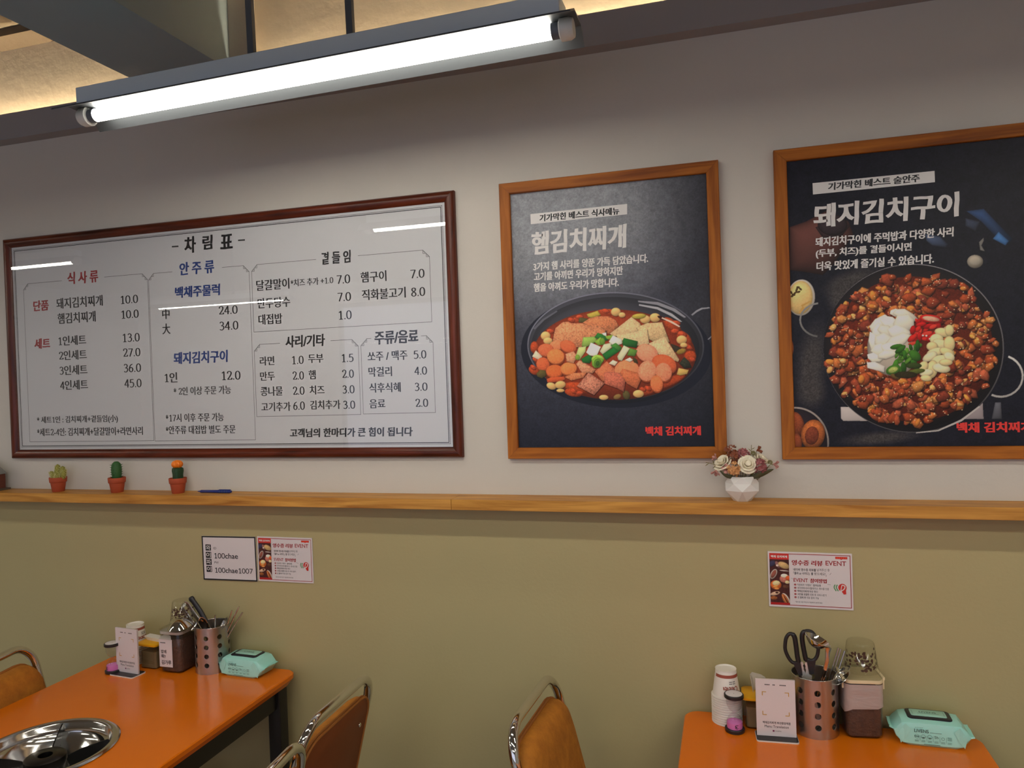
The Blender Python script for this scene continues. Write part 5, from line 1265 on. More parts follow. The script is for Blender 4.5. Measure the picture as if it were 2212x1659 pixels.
def cone_text(g, s, style, a0, a1, zc, h, off=0.0004):
    V, F, _ = glyphs(s, style); R = lambda z: 0.0345 + (0.0252 - 0.0345) * (z - 0.0046) / 0.0614 + off
    vs = []
    for u, v in V:
        u, v = 1 - u, 1 - v            # printed for an upright cup, so it reads upside down here
        z = zc + (v - 0.5) * h; a = a0 + (a1 - a0) * u; vs.append((R(z) * math.cos(a), R(z) * math.sin(a), z))
    g.add(vs, F)
def printed_cup(name, label, loc, rotz, group):
    c = thing(name, label, 'paper cup', loc, rotz, group)
    c0, c = c, cup_mesh().build('cup_body', M_cup, c, 50)
    g = G(); cone_patch(g, -PI * 0.92, PI * 0.92, 0.0515, 0.0590, 64); g.build('printed_band', M_cupband, c, 60)
    g = G(); cone_text(g, 'Cantata', 'brush', -PI / 2 - 0.50, -PI / 2 + 0.75, 0.0265, 0.0125); g.build('lettering', M_cupband, c, 0)
    g = G()
    for k, z in ((0, 0.0420), (1, 0.0375)):
        for q in range(6):
            a = -PI / 2 + 0.02 + q * 0.085 + (0.05 if q > 2 else 0); cone_patch(g, a, a + 0.062, z, z + 0.0024, 3, 0.0005)
    g.build('small_print', M_lineink, c, 0)
    return c0
CX, CY = -0.031, -0.062
plain = cup_mesh().build('paper_cup', M_cup, None, 50); plain.location = (CX, CY, TR)
tag(plain, 'white paper cup at the very bottom of the right hand stack', 'paper cup', 'paper cups nested on the right hand table')
ORD = ('second', 'third', 'fourth', 'fifth', 'sixth', 'seventh', 'eighth', 'ninth', 'tenth', 'eleventh')
for i in range(1, 11):
    c = plain.copy(); COL.objects.link(c); c.location = (CX, CY, TR + 0.0060 * i)
    c['label'] = f'paper cup rim, {ORD[i - 1]} from the bottom of the right hand stack'
printed_cup('paper_cup', 'upturned white paper cup with brown band, topmost of the stack on the right hand table', (CX, CY, TR + 0.0060 * 11), 0.25, 'paper cups nested on the right hand table')
LX, LY = -1.858, -0.062
p2 = plain.copy(); COL.objects.link(p2); p2.location = (LX, LY, TL); p2['label'] = 'white paper cup under the others, behind the menu stand on the left hand table'; p2['group'] = 'paper cups nested on the left hand table'
for i in range(1, 9):
    c = p2.copy(); COL.objects.link(c); c.location = (LX, LY, TL + 0.0060 * i)
    c['label'] = 'plain white paper cup hidden in the nested stack behind the menu stand'
p2['label'] = 'plain white paper cup hidden in the nested stack behind the menu stand'
printed_cup('paper_cup', 'upturned paper cup with brown band, behind the menu stand on the left hand table', (LX, LY, TL + 0.0060 * 9), 1.35, 'paper cups nested on the left hand table')

# ------------------------------------------------------------------ sand timers
def sand_timer(loc, rotz, label):
    t = thing('sand_timer', label, 'sand timer', loc, rotz, 'three minute sand timers')
    for z in (0.0, 0.089):
        G().lathe([(0.001, z), (0.0222, z), (0.0235, z + 0.0015), (0.0235, z + 0.0085), (0.0222, z + 0.010), (0.001, z + 0.010)], 36).build('end_cap', M_blackplastic, t, 40)
    G().lathe([(0.001, 0.0994), (0.0190, 0.0994), (0.0200, 0.0991)], 32).build('top_label', M_card, t)
    bulb = [(0.0190, 0.0101), (0.0195, 0.018), (0.0185, 0.028), (0.0135, 0.040), (0.0055, 0.0475), (0.0032, 0.0495), (0.0055, 0.0515), (0.0135, 0.059), (0.0185, 0.071), (0.0195, 0.081), (0.0190, 0.0888)]
    G().lathe(bulb, 36).build('glass_bulb', M_clear2, t, 70)
    G().lathe([(0.001, 0.0102), (0.0182, 0.0102), (0.0187, 0.018), (0.0180, 0.026), (0.010, 0.0285), (0.001, 0.0300)], 32).build('sand', M_sand, t, 50)
    V, F, _ = glyphs('3', 'bold'); g = G()
    g.add([((0.0199) * math.sin((0.5 - u) * 0.42 + 0.25), -0.0199 * math.cos((0.5 - u) * 0.42 + 0.25), 0.0145 + (1 - v) * 0.010) for u, v in V], F); g.build('numeral', M_black, t, 0)
    t.scale = (1, 1, 0.93)
    return t
tm = sand_timer((-0.013, -0.113, TR), 0, 'sand timer with pink sand in front of the paper cups on the right hand table')
dup(tm, (-1.864, -0.150, TL), -0.5, 'sand timer with pink sand, half hidden behind the menu stand on the left hand table')

# ------------------------------------------------------------------ seasoning boxes with yellow lids
def seasoning_box(loc, rotz, label, flap_up):
    t = thing('seasoning_box', label, 'seasoning box', loc, rotz, 'yellow lidded seasoning boxes')
    w, d, h = 0.074, 0.066, 0.075
    R = lambda i, z: [(x, y, z) for x, y in rrect(0, 0, w - 2 * i, d - 2 * i, 0.010, 5)]
    G().loft([R(0.006, 0), R(0.004, 0.002), R(0.0, h)]).build('body', M_clear, t, 40)
    G().loft([[(x, y, z) for x, y in rrect(0, 0, w - 0.014, d - 0.014, 0.008, 4)] for z in (0.003, 0.052)]).build('seasoning', M_brownpowder, t, 40)
    G().loft([R(-0.002, h - 0.003), R(-0.003, h), R(-0.003, h + 0.003), R(0.0, h + 0.0055)]).build('lid', M_yellow, t, 40)
    g = G()
    if flap_up:      # white pouring flap standing open
        P = [(-0.012, h + 0.004), (-0.018, h + 0.044), (-0.013, h + 0.050), (0.008, h + 0.046), (0.018, h + 0.040), (0.026, h + 0.022), (0.034, h + 0.004)]
        g.prism(P, 0.012, 0.0135); g.prism([P[0], P[1], (-0.0165, h + 0.044), (-0.0105, h + 0.004)], 0.0, 0.0135)
    else:            # folded over
        g.loft([[(x, y, z) for x, y in ((-0.036, -0.004), (0.036, -0.014), (0.036, 0.012), (-0.036, 0.022))] for z in (h + 0.015, h + 0.0165)])
        g.loft([[(-0.022, -0.003, h + 0.005), (0.034, -0.012, h + 0.005), (0.034, 0.008, h + 0.005), (-0.022, 0.016, h + 0.005)], [(-0.034, -0.004, h + 0.0155), (0.036, -0.014, h + 0.0155), (0.036, 0.012, h + 0.0155), (-0.034, 0.022, h + 0.0155)]])
    g.build('pouring_flap', M_milky if flap_up else M_cup, t, 30)
    return t
seasoning_box((0.045, -0.066, TR), 0, 'yellow lidded seasoning box with raised pouring flap on the right hand table', True)
seasoning_box((-1.772, -0.078, TL), -0.03, 'yellow lidded seasoning box with folded white flap beside the labelled seaweed jar', False)

# ------------------------------------------------------------------ acrylic menu stands
def menu_stand(loc, rotz, label, lean=0.03):
    t = thing('menu_stand', label, 'table sign', loc, rotz, 'acrylic menu stands on the tables')
    w = 0.092
    G().loft([[(x, y, z) for x, y in rrect(0, 0.0, w + 0.004, 0.052, 0.006, 4)] for z in (0, 0.003)]).build('base', M_lampwhite, t, 30)
    G().loft([[(x, y, z) for x, y in rrect(0, 0.0, w + 0.002, 0.050, 0.006, 4)] for z in (0.0031, 0.0036)]).build('base_top', M_blackplastic, t, 30)
    up = bpy.data.objects.new('card_holder', None)
    def face(name, g, m):
        g.v = [(x, y + 0.002 + lean * z * 0.4, z) for x, y, z in g.v]; return g.build(name, m, t, 0)
    face('holder', G().box(-w / 2, w / 2, -0.0024, 0.0024, 0.0036, 0.142), M_clear); bpy.data.objects.remove(up)
    crd = face('card', G().box(-w / 2 + 0.001, w / 2 - 0.001, -0.0028, 0.0022, 0.0040, 0.140), M_card)
    y = -0.0031
    g = G()
    for sx in (-1, 1):
        for zc, sz in ((0.1095, 1), (0.0545, -1)):
            xo = sx * 0.030; strip(g, xo, zc, xo - sx * 0.008, zc, 0.0017, y); strip(g, xo, zc - sz * 0.0018, xo, zc - sz * 0.008, 0.0017, y)
    under(face('corner_mark', g, M_gold), crd)
    g = G(); letter(g, '백채김치찌개 부산중앙역점', 'bold', -0.031, 0.032, 0.036, 0.0062, y); letter(g, 'Menu Translation', 'sans', -0.027, 0.028, 0.0272, 0.0062, y); letter(g, '부산광역시', 'sans', -0.003, 0.011, 0.0165, 0.0032, y)
    for x0, x1 in ((-0.024, -0.012), (-0.006, 0.002), (0.010, 0.026)):
        n = int((x1 - x0) / 0.003)
        for k in range(n): quad(g, x0 + 0.003 * k, x0 + 0.003 * k + 0.0022, 0.1258, 0.1282, y)
    under(face('lettering', g, M_black), crd)
    g = G(); quad(g, -0.0088, -0.0046, 0.0146, 0.0186, y); under(face('emblem', g, M_purple), crd)
    return t
menu_stand((0.083, -0.128, TR), 0.06, 'white menu stand with black base in front of the steel holder with scissors')
menu_stand((-1.806, -0.153, TL), -0.10, 'white menu stand with black base on the table with the burner', 0.0)

# ------------------------------------------------------------------ perforated cutlery holders
def cutlery_holder(loc, rotz, label, r=0.053, h=0.140):
    t = thing('cutlery_holder', label, 'cutlery holder', loc, rotz, 'perforated steel cutlery holders')
    ncol = 8; dz = 0.0275; z0 = 0.014; hr = 0.0075; K = 24
    da = 2 * PI / ncol; g = G(); nr = []
    for rr, sg in ((r, 1), (r - 0.0012, -1)):
        W = lambda u, z: (rr * math.cos(u), rr * math.sin(u), z)
        for c in range(ncol):
            a0 = c * da
            for row in range(4):
                cz = z0 + (row + 0.5) * dz; ca = a0 + da / 2; rings = []
                for f in (0.0, 0.5, 1.0):
                    ring = []
                    for k in range(K):
                        a = 2 * PI * k / K; cx, sy = math.cos(a), math.sin(a); m = max(abs(cx), abs(sy))
                        ring.append(W(ca + (1 - f) * cx / m * da / 2 + f * cx * hr / r, cz + (1 - f) * sy / m * dz / 2 + f * sy * hr))
                    rings.append(ring)
                for q in (0, 1):
                    fs = [(k, (k + 1) % K, K + (k + 1) % K, K + k) for k in range(K)]
                    g.add(rings[q] + rings[q + 1], [t_ if sg > 0 else t_[::-1] for t_ in fs])
                if sg > 0:      # the thickness of the sheet inside each hole
                    s2 = (r - 0.0012) / r
                    g.add(rings[2] + [(x * s2, y * s2, z) for x, y, z in rings[2]], [(k, (k + 1) % K, K + (k + 1) % K, K + k) for k in range(K)])
            for za, zb in ((0.0, z0), (z0 + 4 * dz, h)):
                n = 8
                fs = [(k, k + 1, n + 2 + k, n + 1 + k) for k in range(n)]
                g.add([W(a0 + da * k / n, z) for z in (za, zb) for k in range(n + 1)], [t_ if sg > 0 else t_[::-1] for t_ in fs])
        nr += [(sg * x / math.hypot(x, y), sg * y / math.hypot(x, y), 0) for x, y, z in g.v[len(nr):]]
    sh = g.build('sleeve', M_brushed, t, 0)
    sh.data.shade_smooth(); sh.data.normals_split_custom_set_from_vertices(nr)
    G().lathe([(0.001, 0.0), (r, 0.0), (r, 0.0015), (0.001, 0.0018)], 48).build('bottom', M_brushed, t)
    G().ring([(r * math.cos(2 * PI * k / 48), r * math.sin(2 * PI * k / 48), h) for k in range(48)], 0.0011, 8, 1.0, (0, 0, 1)).build('rim', M_steel, t, 60)
    return t
HX, HY = 0.177, -0.066
cutlery_holder((HX, HY, TR), 0.02 + PI / 8, 'perforated steel cutlery holder with black scissors in it on the right hand table')
KX, KY = -1.565, -0.062
cutlery_holder((KX, KY, TL), 0.30 + PI / 8, 'perforated steel cutlery holder with tongs in it on the table with the burner', 0.0515)

M_blade = pbr('satin blade steel', (226, 222, 214), 0.42, 0.85)
# scissors
t = thing('kitchen_scissors', 'black handled kitchen scissors standing in the cutlery holder on the right hand table', 'scissors', (HX, HY, TR))
A1 = [(-.037, .1734), (-.0393, .1866), (-.0417, .2142), (-.0443, .2322), (-.0495, .2391), (-.0567, .2386), (-.0632, .2291), (-.0658, .2164), (-.0663, .2001), (-.0609, .1841), (-.0532, .1722), (-.0461, .1690), (-.0398, .1708)]
A2 = [(-.0192, .1767), (-.0230, .1974), (-.0263, .2220), (-.0259, .2373), (-.0208, .2447), (-.0119, .2472), (-.0022, .2436), (.0053, .2307), (.0093, .2149), (.0089, .2006), (.0059, .1871), (-.0006, .1775), (-.0086, .1755), (-.0147, .1779)]
for nm, A, sh, yy in (('handle', A1, [(-.0500, .1706), (-.0330, .1745), (-.0290, .1415), (-.0370, .1405)], -.022), ('handle', A2, [(-.0190, .1760), (.0030, .1790), (-.0030, .1446), (-.0105, .1425)], -.016)):
    P = spline([(x, yy, z) for x, z in A], 4, True)
    g = G().ring(P, [0.0044 if q > len(P) * 0.3 else 0.0058 for q in range(len(P))], 12, 1.1)
    g.loft([[(x, yy - 0.0045, z) for x, z in sh], [(x, yy + 0.0045, z) for x, z in sh]]); g.build(nm, M_blackplastic, t, 50)
B1 = [(-.0318, .172), (-.0265, .1715), (-.0255, .166), (-.0268, .162), (-.0248, .158), (-.0256, .154), (-.0236, .150), (-.0218, .1459), (-.0150, .1310), (-.0059, .1129), (.010, .040), (.006, .020), (-.006, .060), (-.0157, .112), (-.0309, .1385), (-.0290, .1480)]
B2 = [(-.0176, .172), (-.0229, .1712), (-.0222, .166), (-.0208, .162), (-.0218, .158), (-.0203, .154), (-.0209, .148), (-.0235, .1420), (-.0300, .1366), (-.0246, .1094), (-.030, .040), (-.026, .020), (-.016, .060), (-.0103, .1125), (-.0069, .1404), (-.0139, .1437)]
for B, y0, y1 in ((B1, -.0195, -.0180), (B2, -.0215, -.0200)):
    G().prism(B[::-1], y0, y1).build('blade', M_blade, t, 0)
G().lathe([(0.001, 0.0), (0.0052, 0.0), (0.0050, 0.0025), (0.0030, 0.0042), (0.001, 0.0046)], 20).xf(Matrix.Translation((-.0173, -.0214, .1187)) @ Matrix.Rotation(PI / 2, 4, 'X')).build('pivot_screw', M_steel, t, 40)

def spoon_bowl(g, L, W, D, M, n=12):
    """egg shaped bowl, hollow side towards +z before M"""
    o = len(g.v); rings = []
    for s in (1.0, 0.93):
        for i in range(7):
            q = 1 - i / 6 * 0.999; rings.append([(L * q * math.cos(2 * PI * j / n) * s, W * q * math.sin(2 * PI * j / n) * s, -D * (1 - q * q) + (0.0006 if s < 1 else 0)) for j in range(n)])
    a = rings[:7]; b = rings[7:]
    g.loft(a[::-1] + b, caps=False); g.xf(M, o)
def ladle(loc, label, bowl, nrm, neck, foot, size):
    t = thing('soup_ladle', label, 'ladle', loc, 0, 'steel ladles')
    g = G(); spoon_bowl(g, size, size, size * 0.72, Matrix.Translation(bowl) @ axes(nrm), 32); g.build('bowl', M_chrome, t, 60)
    G().tube(spline([neck[0]] + neck[1:] + [foot], 5), 0.0050, 10, True, 0.45, (0, 1, 0)).build('handle', M_steel, t, 60)
    return t
ladle((HX, HY, TR), 'steel soup ladle with its bowl up, in front of the right scissor handle', (0.0053, -0.050, 0.2400), (.40, -.02, .90), [(0.0290, -0.046, 0.2240), (0.0290, -0.030, 0.2136), (0.0230, -0.026, 0.1600)], (-0.014, 0.010, 0.010), 0.0300)

# spoons and chopsticks
def chopstick(base, top, label, group):
    t = G().tube([base, top], [0.0016, 0.0024], 8).build('chopstick', M_steel, None, 60); tag(t, label, 'chopstick', group); return t
def spoon(base, top, face, label, group, bowl_dir=None):
    t = thing('spoon', label, 'spoon', base, 0, group)
    d = Vector(top) - Vector(base)
    G().tube([(0, 0, 0), tuple(d * 0.5), tuple(d)], [0.0022, 0.0028, 0.0040], 10, True, 0.4, face).build('handle', M_steel, t, 60)
    if bowl_dir:
        z = Vector(bowl_dir).normalized(); x = Vector(face); x = (x - z * x.dot(z)).normalized(); yv = z.cross(x)
        M = Matrix(((z.x, yv.x, x.x, 0), (z.y, yv.y, x.y, 0), (z.z, yv.z, x.z, 0), (0, 0, 0, 1)))
        g = G(); spoon_bowl(g, 0.026, 0.018, 0.008, Matrix.Translation(d + z * 0.024) @ M, 20); g.build('bowl', M_steel, t, 60)
    return t
grp = 'chopsticks in the right hand holder'
for b, tp, l in (((0.178, -0.050, 0.756), (0.2368, -0.040, 0.9461), 'leftmost of the three thin steel chopsticks leaning right in the right hand holder'),
                 ((0.184, -0.046, 0.756), (0.2430, -0.034, 0.9410), 'middle one of the three thin steel chopsticks leaning right in the right hand holder'),
                 ((0.190, -0.056, 0.756), (0.2507, -0.040, 0.9394), 'rightmost of the three thin steel chopsticks leaning right in the right hand holder')):
    chopstick(b, tp, l, grp)
spoon((0.150, -0.080, 0.755), (0.2165, -0.062, 0.9525), (1, 0.3, 0), 'long steel spoon handle crossing in front of the ladle', 'spoons in the right hand holder')
spoon((0.205, -0.085, 0.755), (0.2030, -0.062, 0.9115), (1, -0.2, 0), 'upright steel spoon handle in the middle of the right hand holder', 'spoons in the right hand holder')
spoon((0.170, -0.080, 0.756), (0.2160, -0.086, 0.8760), (-0.72, -0.25, 0.65), 'steel spoon with its bowl up, leaning towards the seaweed jar', 'spoons in the right hand holder', (0.74, -0.10, 0.64))
spoon((0.180, -0.076, 0.756), (0.2210, -0.074, 0.8820), (-0.75, -0.10, 0.66), 'steel spoon just behind the leaning one, its bowl tip beside the jar cup', 'spoons in the right hand holder', (0.72, 0.0, 0.66))

# left holder: tongs, peeler-like knife handle, ladle, spoons, chopsticks
t = thing('steel_tongs', 'wide steel tongs standing in the cutlery holder on the table with the burner', 'tongs', (KX, KY, TL))
def flatbar(g, pts, w, th, up):
    g.tube(pts, w, 10, True, th / w, up)
g = G(); flatbar(g, spline([(0.010, 0.012, 0.012), (-0.028, 0.006, 0.112), (-0.070, 0.000, 0.172), (-0.086, -0.002, 0.195), (-0.094, -0.004, 0.1985)], 6), 0.0105, 0.0022, (0.3, 1, 0)); g.build('arm', M_brushed, t, 60)
g = G(); flatbar(g, spline([(0.002, -0.020, 0.012), (-0.034, -0.016, 0.110), (-0.074, -0.012, 0.156), (-0.098, -0.010, 0.184), (-0.094, -0.006, 0.1985)], 6), 0.0095, 0.0022, (0.3, 1, 0)); g.build('arm', M_brushed, t, 60)
G().ring([(-0.0795 + 0.006 * math.cos(a), -0.020, 0.160 + 0.006 * math.sin(a)) for a in np.linspace(0, 2 * PI, 16, False)], 0.0016, 8).build('locking_ring', M_chrome, t, 60)
t = thing('kitchen_knife', 'kitchen tool with a black handle pointing up behind the steel tongs', 'knife', (KX, KY, TL))
G().tube(spline([(-0.0280, 0.012, 0.136), (-0.052, 0.010, 0.176), (-0.0765, 0.008, 0.2085), (-0.0795, 0.008, 0.2125)], 5), [0.0085] * 10 + [0.0098] * 5 + [0.006], 12, True, 0.7, (0, 1, 0)).build('handle', M_blackplastic, t, 60)
G().prism([(-0.031, 0.130), (-0.024, 0.140), (0.024, 0.040), (0.028, 0.014), (0.014, 0.022)], 0.0115, 0.0125).build('blade', M_steel, t, 0)
ladle((KX, KY, TL), 'large shiny ladle lying across the seaweed jar on the table with the burner', (-0.0800, -0.044, 0.1400), (.10, .10, -.97), [(-0.048, -0.036, 0.1300), (-0.042, -0.026, 0.1400), (-0.034, -0.016, 0.1380)], (0.020, 0.010, 0.012), 0.0370)
spoon((KX + 0.004, KY - 0.006, TL + 0.006), (KX - 0.004, KY - 0.022, TL + 0.124), (-0.1, -1, 0.25), 'steel spoon with its bowl facing front, in the middle of the left hand holder', 'spoons in the left hand holder', (-0.1, -0.3, 1))
spoon((KX - 0.020, KY + 0.004, TL + 0.006), (KX + 0.030, KY - 0.004, TL + 0.126), (-0.7, -0.6, 0.3), 'steel spoon leaning right under the chopsticks in the left hand holder', 'spoons in the left hand holder', (0.66, 0.0, 0.75))
spoon((KX + 0.012, KY - 0.012, TL + 0.006), (KX + 0.0185, KY - 0.006, TL + 0.170), (1, 0, 0), 'thin upright spoon handle seen edge on in the left hand holder', 'spoons in the left hand holder')
grp = 'chopsticks in the left hand holder'
for b, tp, l in (((-1.566, -0.060, 0.770), (-1.4985, -0.050, 0.9440), 'shorter steel chopstick standing left of the bundle in the left hand holder'),
                 ((-1.572, -0.062, 0.770), (-1.4725, -0.050, 0.9572), 'longest steel chopstick in the left hand holder, its tip above the others'),
                 ((-1.568, -0.066, 0.770), (-1.4820, -0.048, 0.9460), 'steel chopstick just below the longest one in the left hand holder'),
                 ((-1.574, -0.070, 0.770), (-1.4650, -0.044, 0.9380), 'lowest leaning steel chopstick in the left hand holder, nearest the wipes pack')):
    chopstick(b, tp, l, grp)

# ------------------------------------------------------------------ seaweed jars
def seaweed_jar(loc, rotz, label, w, d, h, cup_off, bag, lab, w2=0.0):
    t = thing('seaweed_jar', label, 'jar', loc, rotz, 'square seaweed jars')
    R = lambda i, z, r=0.014: [(x, y, z) for x, y in rrect(0, 0, w - 2 * i, d - 2 * i, r, 5)]
    G().loft([R(0.006, 0), R(0.001, 0.004), R(0.0, 0.012), R(0.0, h - 0.012), R(0.002, h - 0.006), R(0.002, h)]).build('jar_body', M_clear, t, 40)
    G().loft([R(0.006, 0.004, 0.010), R(0.0025, 0.008, 0.012), R(0.0025, h * 0.80, 0.012), R(0.006, h * 0.84, 0.010)]).build('seaweed_flakes', M_laver, t, 40)
    g = G(); g.loft([R(-0.001, h - 0.004), R(-0.0015, h), R(-0.001, h + 0.004)]); g.build('gasket', M_cream if bag else M_milky, t, 40)
    G().loft([R(0.0, h + 0.0042), R(-0.001, h + 0.007), R(0.003, h + 0.012), R(0.012, h + 0.014)]).build('lid', M_clear, t, 40)
    wire = M_cream if bag else M_clear
    for s in (-1, 1):
        x = s * (w / 2 + 0.0035)
        g = G(); g.box(x - 0.0022, x + 0.0022, -d * 0.36, -d * 0.36 + 0.009, h - 0.020, h + 0.006, 0.001); g.box(x - 0.0028, x + 0.0028, -d * 0.40, d * 0.36, h + 0.002, h + 0.009, 0.001); g.build('clasp', wire, t, 40)
    if bag:
        g = G(); rn2 = random.Random(2); rings = []
        for k, z in enumerate(np.linspace(h * 0.50, h - 0.006, 9)):
            rings.append([(x * (1.022 + 0.01 * math.sin(k * 2.1 + i * 0.9)), y * (1.022 + 0.012 * math.sin(k * 1.3 + i * 0.7)), z + (0.004 * math.sin(i * 0.35) if 0 < k < 8 else (0.010 * math.sin(i * 0.26 + 2.2) if k == 0 else 0))) for i, (x, y) in enumerate(rrect(0, 0, w + 0.002, d + 0.002, 0.015, 5))])
        g.loft(rings, caps=False); g.build('plastic_bag', M_bag, t, 50)
    if lab:
        y = -d / 2 - 0.0008; lw = w * 0.60; x0 = -w / 2 + 0.002
        z0, z1 = h * 0.16, h * 0.84
        pl_ = G().box(x0, x0 + lw, y - 0.0004, y, z0, z1).build('paper_label', M_card, t, 0)
        g = G(); u = lambda a: x0 + a * lw; v = lambda b: z1 - b * (z1 - z0)
        letter(g, '밥에', 'hand', u(.14), u(.55), v(.44), .0115, y - .0007); letter(g, '확!', 'hand', u(.14), u(.48), v(.61), .0115, y - .0007); letter(g, '김가루', 'hand', u(.14), u(.90), v(.83), .0140, y - .0007)
        quad(g, u(.10), u(.50), v(.13), v(.105), y - .0007)
        g.build('label_lettering', M_black, pl_, 0)
        g = G(); g.add([(u(-.02), y - .002, v(-.01)), (u(.55), y - .004, v(-.02)), (u(1.0), y - .003, v(0)), (u(.8), y + .006, v(-.12)), (u(.35), y + .012, v(-.16)), (u(.1), y + .004, v(-.10))], [(0, 1, 4, 5), (1, 2, 3, 4)]); g.build('tape', M_milky, t, 40)
    return t
JR = seaweed_jar((0.280, -0.053, TR), 0.12, 'square seaweed jar with a plastic bag round its neck on the right hand table', 0.084, 0.082, 0.137, None, True, False)
JL = seaweed_jar((-1.672, -0.080, TL), 0.0, 'square seaweed jar with a handwritten white label on the table with the burner', 0.080, 0.088, 0.124, None, False, True)
def plastic_cup(loc, rotz, label, tilt=0.0):
    t = thing('plastic_cup', label, 'plastic cup', loc, rotz, 'upturned clear plastic cups'); t.rotation_euler = (0, tilt, rotz)
    G().lathe([(0.040, 0.0), (0.0415, 0.001), (0.0415, 0.003), (0.039, 0.005), (0.031, 0.066), (0.029, 0.069), (0.001, 0.0695)], 36).build('cup_wall', M_clear, t, 50)
    g = G(); rn2 = random.Random(11)
    for k in range(90):
        a = rn2.uniform(-PI, 0.2) ; z = rn2.uniform(0.010, 0.050); r = 0.0385 + (0.031 - 0.0385) * (z - 0.005) / 0.061 - 0.0012; s = rn2.uniform(0.0022, 0.0058); P = []
        for q in range(6):
            b = 2 * PI * q / 6; rr = s * rn2.uniform(0.4, 1.15); P.append((r * math.cos(a + rr * math.cos(b) / r), r * math.sin(a + rr * math.cos(b) / r), z + rr * math.sin(b)))
        g.add(P, [tuple(range(6))])

    return t, g
for loc, rz, lb in (((0.284, -0.053, TR + 0.1515), 0.0, 'upturned clear plastic cup with seaweed flecks standing on the bagged jar'),
                    ((-1.672, -0.060, TL + 0.1385), 0.4, 'upturned clear plastic cup standing on the labelled seaweed jar behind the ladle')):
    t, g = plastic_cup(loc, rz, lb)
    o = g.build('seaweed_flecks', M_laver, t, 0)

# ------------------------------------------------------------------ packs of wet wipes
def wipes(loc, rotz, label):
    t = thing('wipes_pack', label, 'wipes pack', loc, rotz, 'mint coloured packs of wet wipes')
    H, D, L = 0.056, 0.082, 0.120
    rn3 = random.Random(4)
    def sec(x, ky, kz, zc, wob=0.0):
        o = []
        base = [(-1, -.78), (-1.0, .30), (-.90, .86), (-.62, 1.0), (0, 1.04), (.62, 1.0), (.90, .86), (1.0, .30), (1, -.78), (.86, -1), (0, -1), (-.86, -1)]
        for i, (y, z) in enumerate(base): o.append((x + wob * rn3.uniform(-1, 1), y * D / 2 * ky + wob * rn3.uniform(-1, 1), zc + z * H / 2 * kz + wob * rn3.uniform(-1, 1)))
        return o
    h = L / 2; m = H / 2
    g = G(); g.loft([sec(-h - .027, .62, .05, m + .006, .0010), sec(-h - .020, .82, .06, m + .004, .0015), sec(-h - .013, .88, .42, m + .002, .002), sec(-h - .002, .98, .90, m, .0015), sec(-h + .012, 1, 1, m), sec(-h + .035, 1, 1.02, m), sec(0, 1, 1.03, m), sec(h - .035, 1, 1.02, m), sec(h - .012, 1, 1, m), sec(h + .002, .98, .90, m, .0015), sec(h + .013, .88, .42, m, .002), sec(h + .020, .82, .06, m, .0015), sec(h + .027, .80, .05, m + .002, .0010)])
    g.v = [(x, y, max(z, 0.0)) for x, y, z in g.v]
    o = g.build('wrapper', M_mint, t, 28)
    for s in (-1, 1):                          # gusset folds at the front corners
        g = G(); x = s * (h - .004)
        g.add([(x, -D / 2 - .0006, .052), (x + s * .016, -D / 2 + .004, .026), (x - s * .012, -D / 2 - .0012, .040), (x + s * .010, -D / 2 + .002, .004), (x - s * .002, -D / 2 - .0014, .020)], [(0, 2, 4), (0, 4, 1), (4, 3, 1)]); g.build('corner_fold', M_mint, o, 0)
    G().loft([[(x, y, z) for x, y in rrect(0, .002, .094 - i, .052 - i, .010, 5)] for z, i in ((m + .0275, 0), (m + .0302, 0), (m + .0308, .0016))]).build('lid_frame', M_navy, t, 40)
    ld = G().loft([[(x, y, z) for x, y in rrect(0, .006, .076 - i, .034 - i, .004, 4)] for z, i in ((m + .0309, 0), (m + .0316, 0), (m + .0319, .001))]).build('lid', M_mintlid, t, 40)
    def flat(name, g, mt, zt):
        g.v = [(x, z, zt) for x, y, z in g.v]; return g.build(name, mt, ld, 0)
    g = G(); letter(g, 'LIVENS', 'bold', -.018, .018, .009, .0068, 0); strip(g, -.022, .0015, .022, .0015, .0013, 0); strip(g, -.0335, -.004, -.0335, .016, .0005, 0); strip(g, .0335, -.004, .0335, .016, .0005, 0); flat('lid_lettering', g, M_greyink, m + .0322)
    y = -D / 2 - .0013
    g = G(); letter(g, 'LIVENS', 'bold', -.038, -.008, .0375, .0080, y)
    for k in range(8): strip(g, -.005 + k * .003, .0350, -.0032 + k * .003, .0350, .0009, y)
    for k in range(5): strip(g, -.036 + k * .0035, .0445, -.034 + k * .0035, .0450, .0006, y)
    for k in range(6):
        x = -.033 + k * .0135
        if k < 3: disc(g, x, .0245, .0048, y, 20, .0042)
        if k == 0: strip(g, x - .004, .0245, x + .004, .0245, .0016, y)
        if k in (1, 2): g.add([(x - .0038, y, .0235), (x + .0038, y, .0235), (x, y, .0205)], [(0, 2, 1)])
        if k == 3: letter(g, '5h', 'sans', x - .004, x + .004, .0255, .006, y)
        if k == 4: disc(g, x, .0235, .0034, y, 16, .0028)
        if k == 5:
            for q in range(3): strip(g, x - .004, .0275 - q * .003, x + .004, .0275 - q * .003, .0009, y)
        for q in range(2): strip(g, x - .004, .0155 - q * .0026, x + .0035, .0155 - q * .0026, .0007, y)
        if k < 5: strip(g, x + .0068, .0145, x + .0068, .0275, .0004, y)
    for k in range(8): strip(g, -.018 + k * .0042, .0075, -.0150 + k * .0042, .0075, .0011, y)
    g.build('front_lettering', M_greyink, o, 0)
    return t
wp = wipes((0.425, -0.062, TR), -0.02, 'mint green pack of wet wipes beside the bagged seaweed jar')
dup(wp, (-1.437, -0.066, TL), -0.06, 'mint green pack of wet wipes at the corner of the table with the burner')

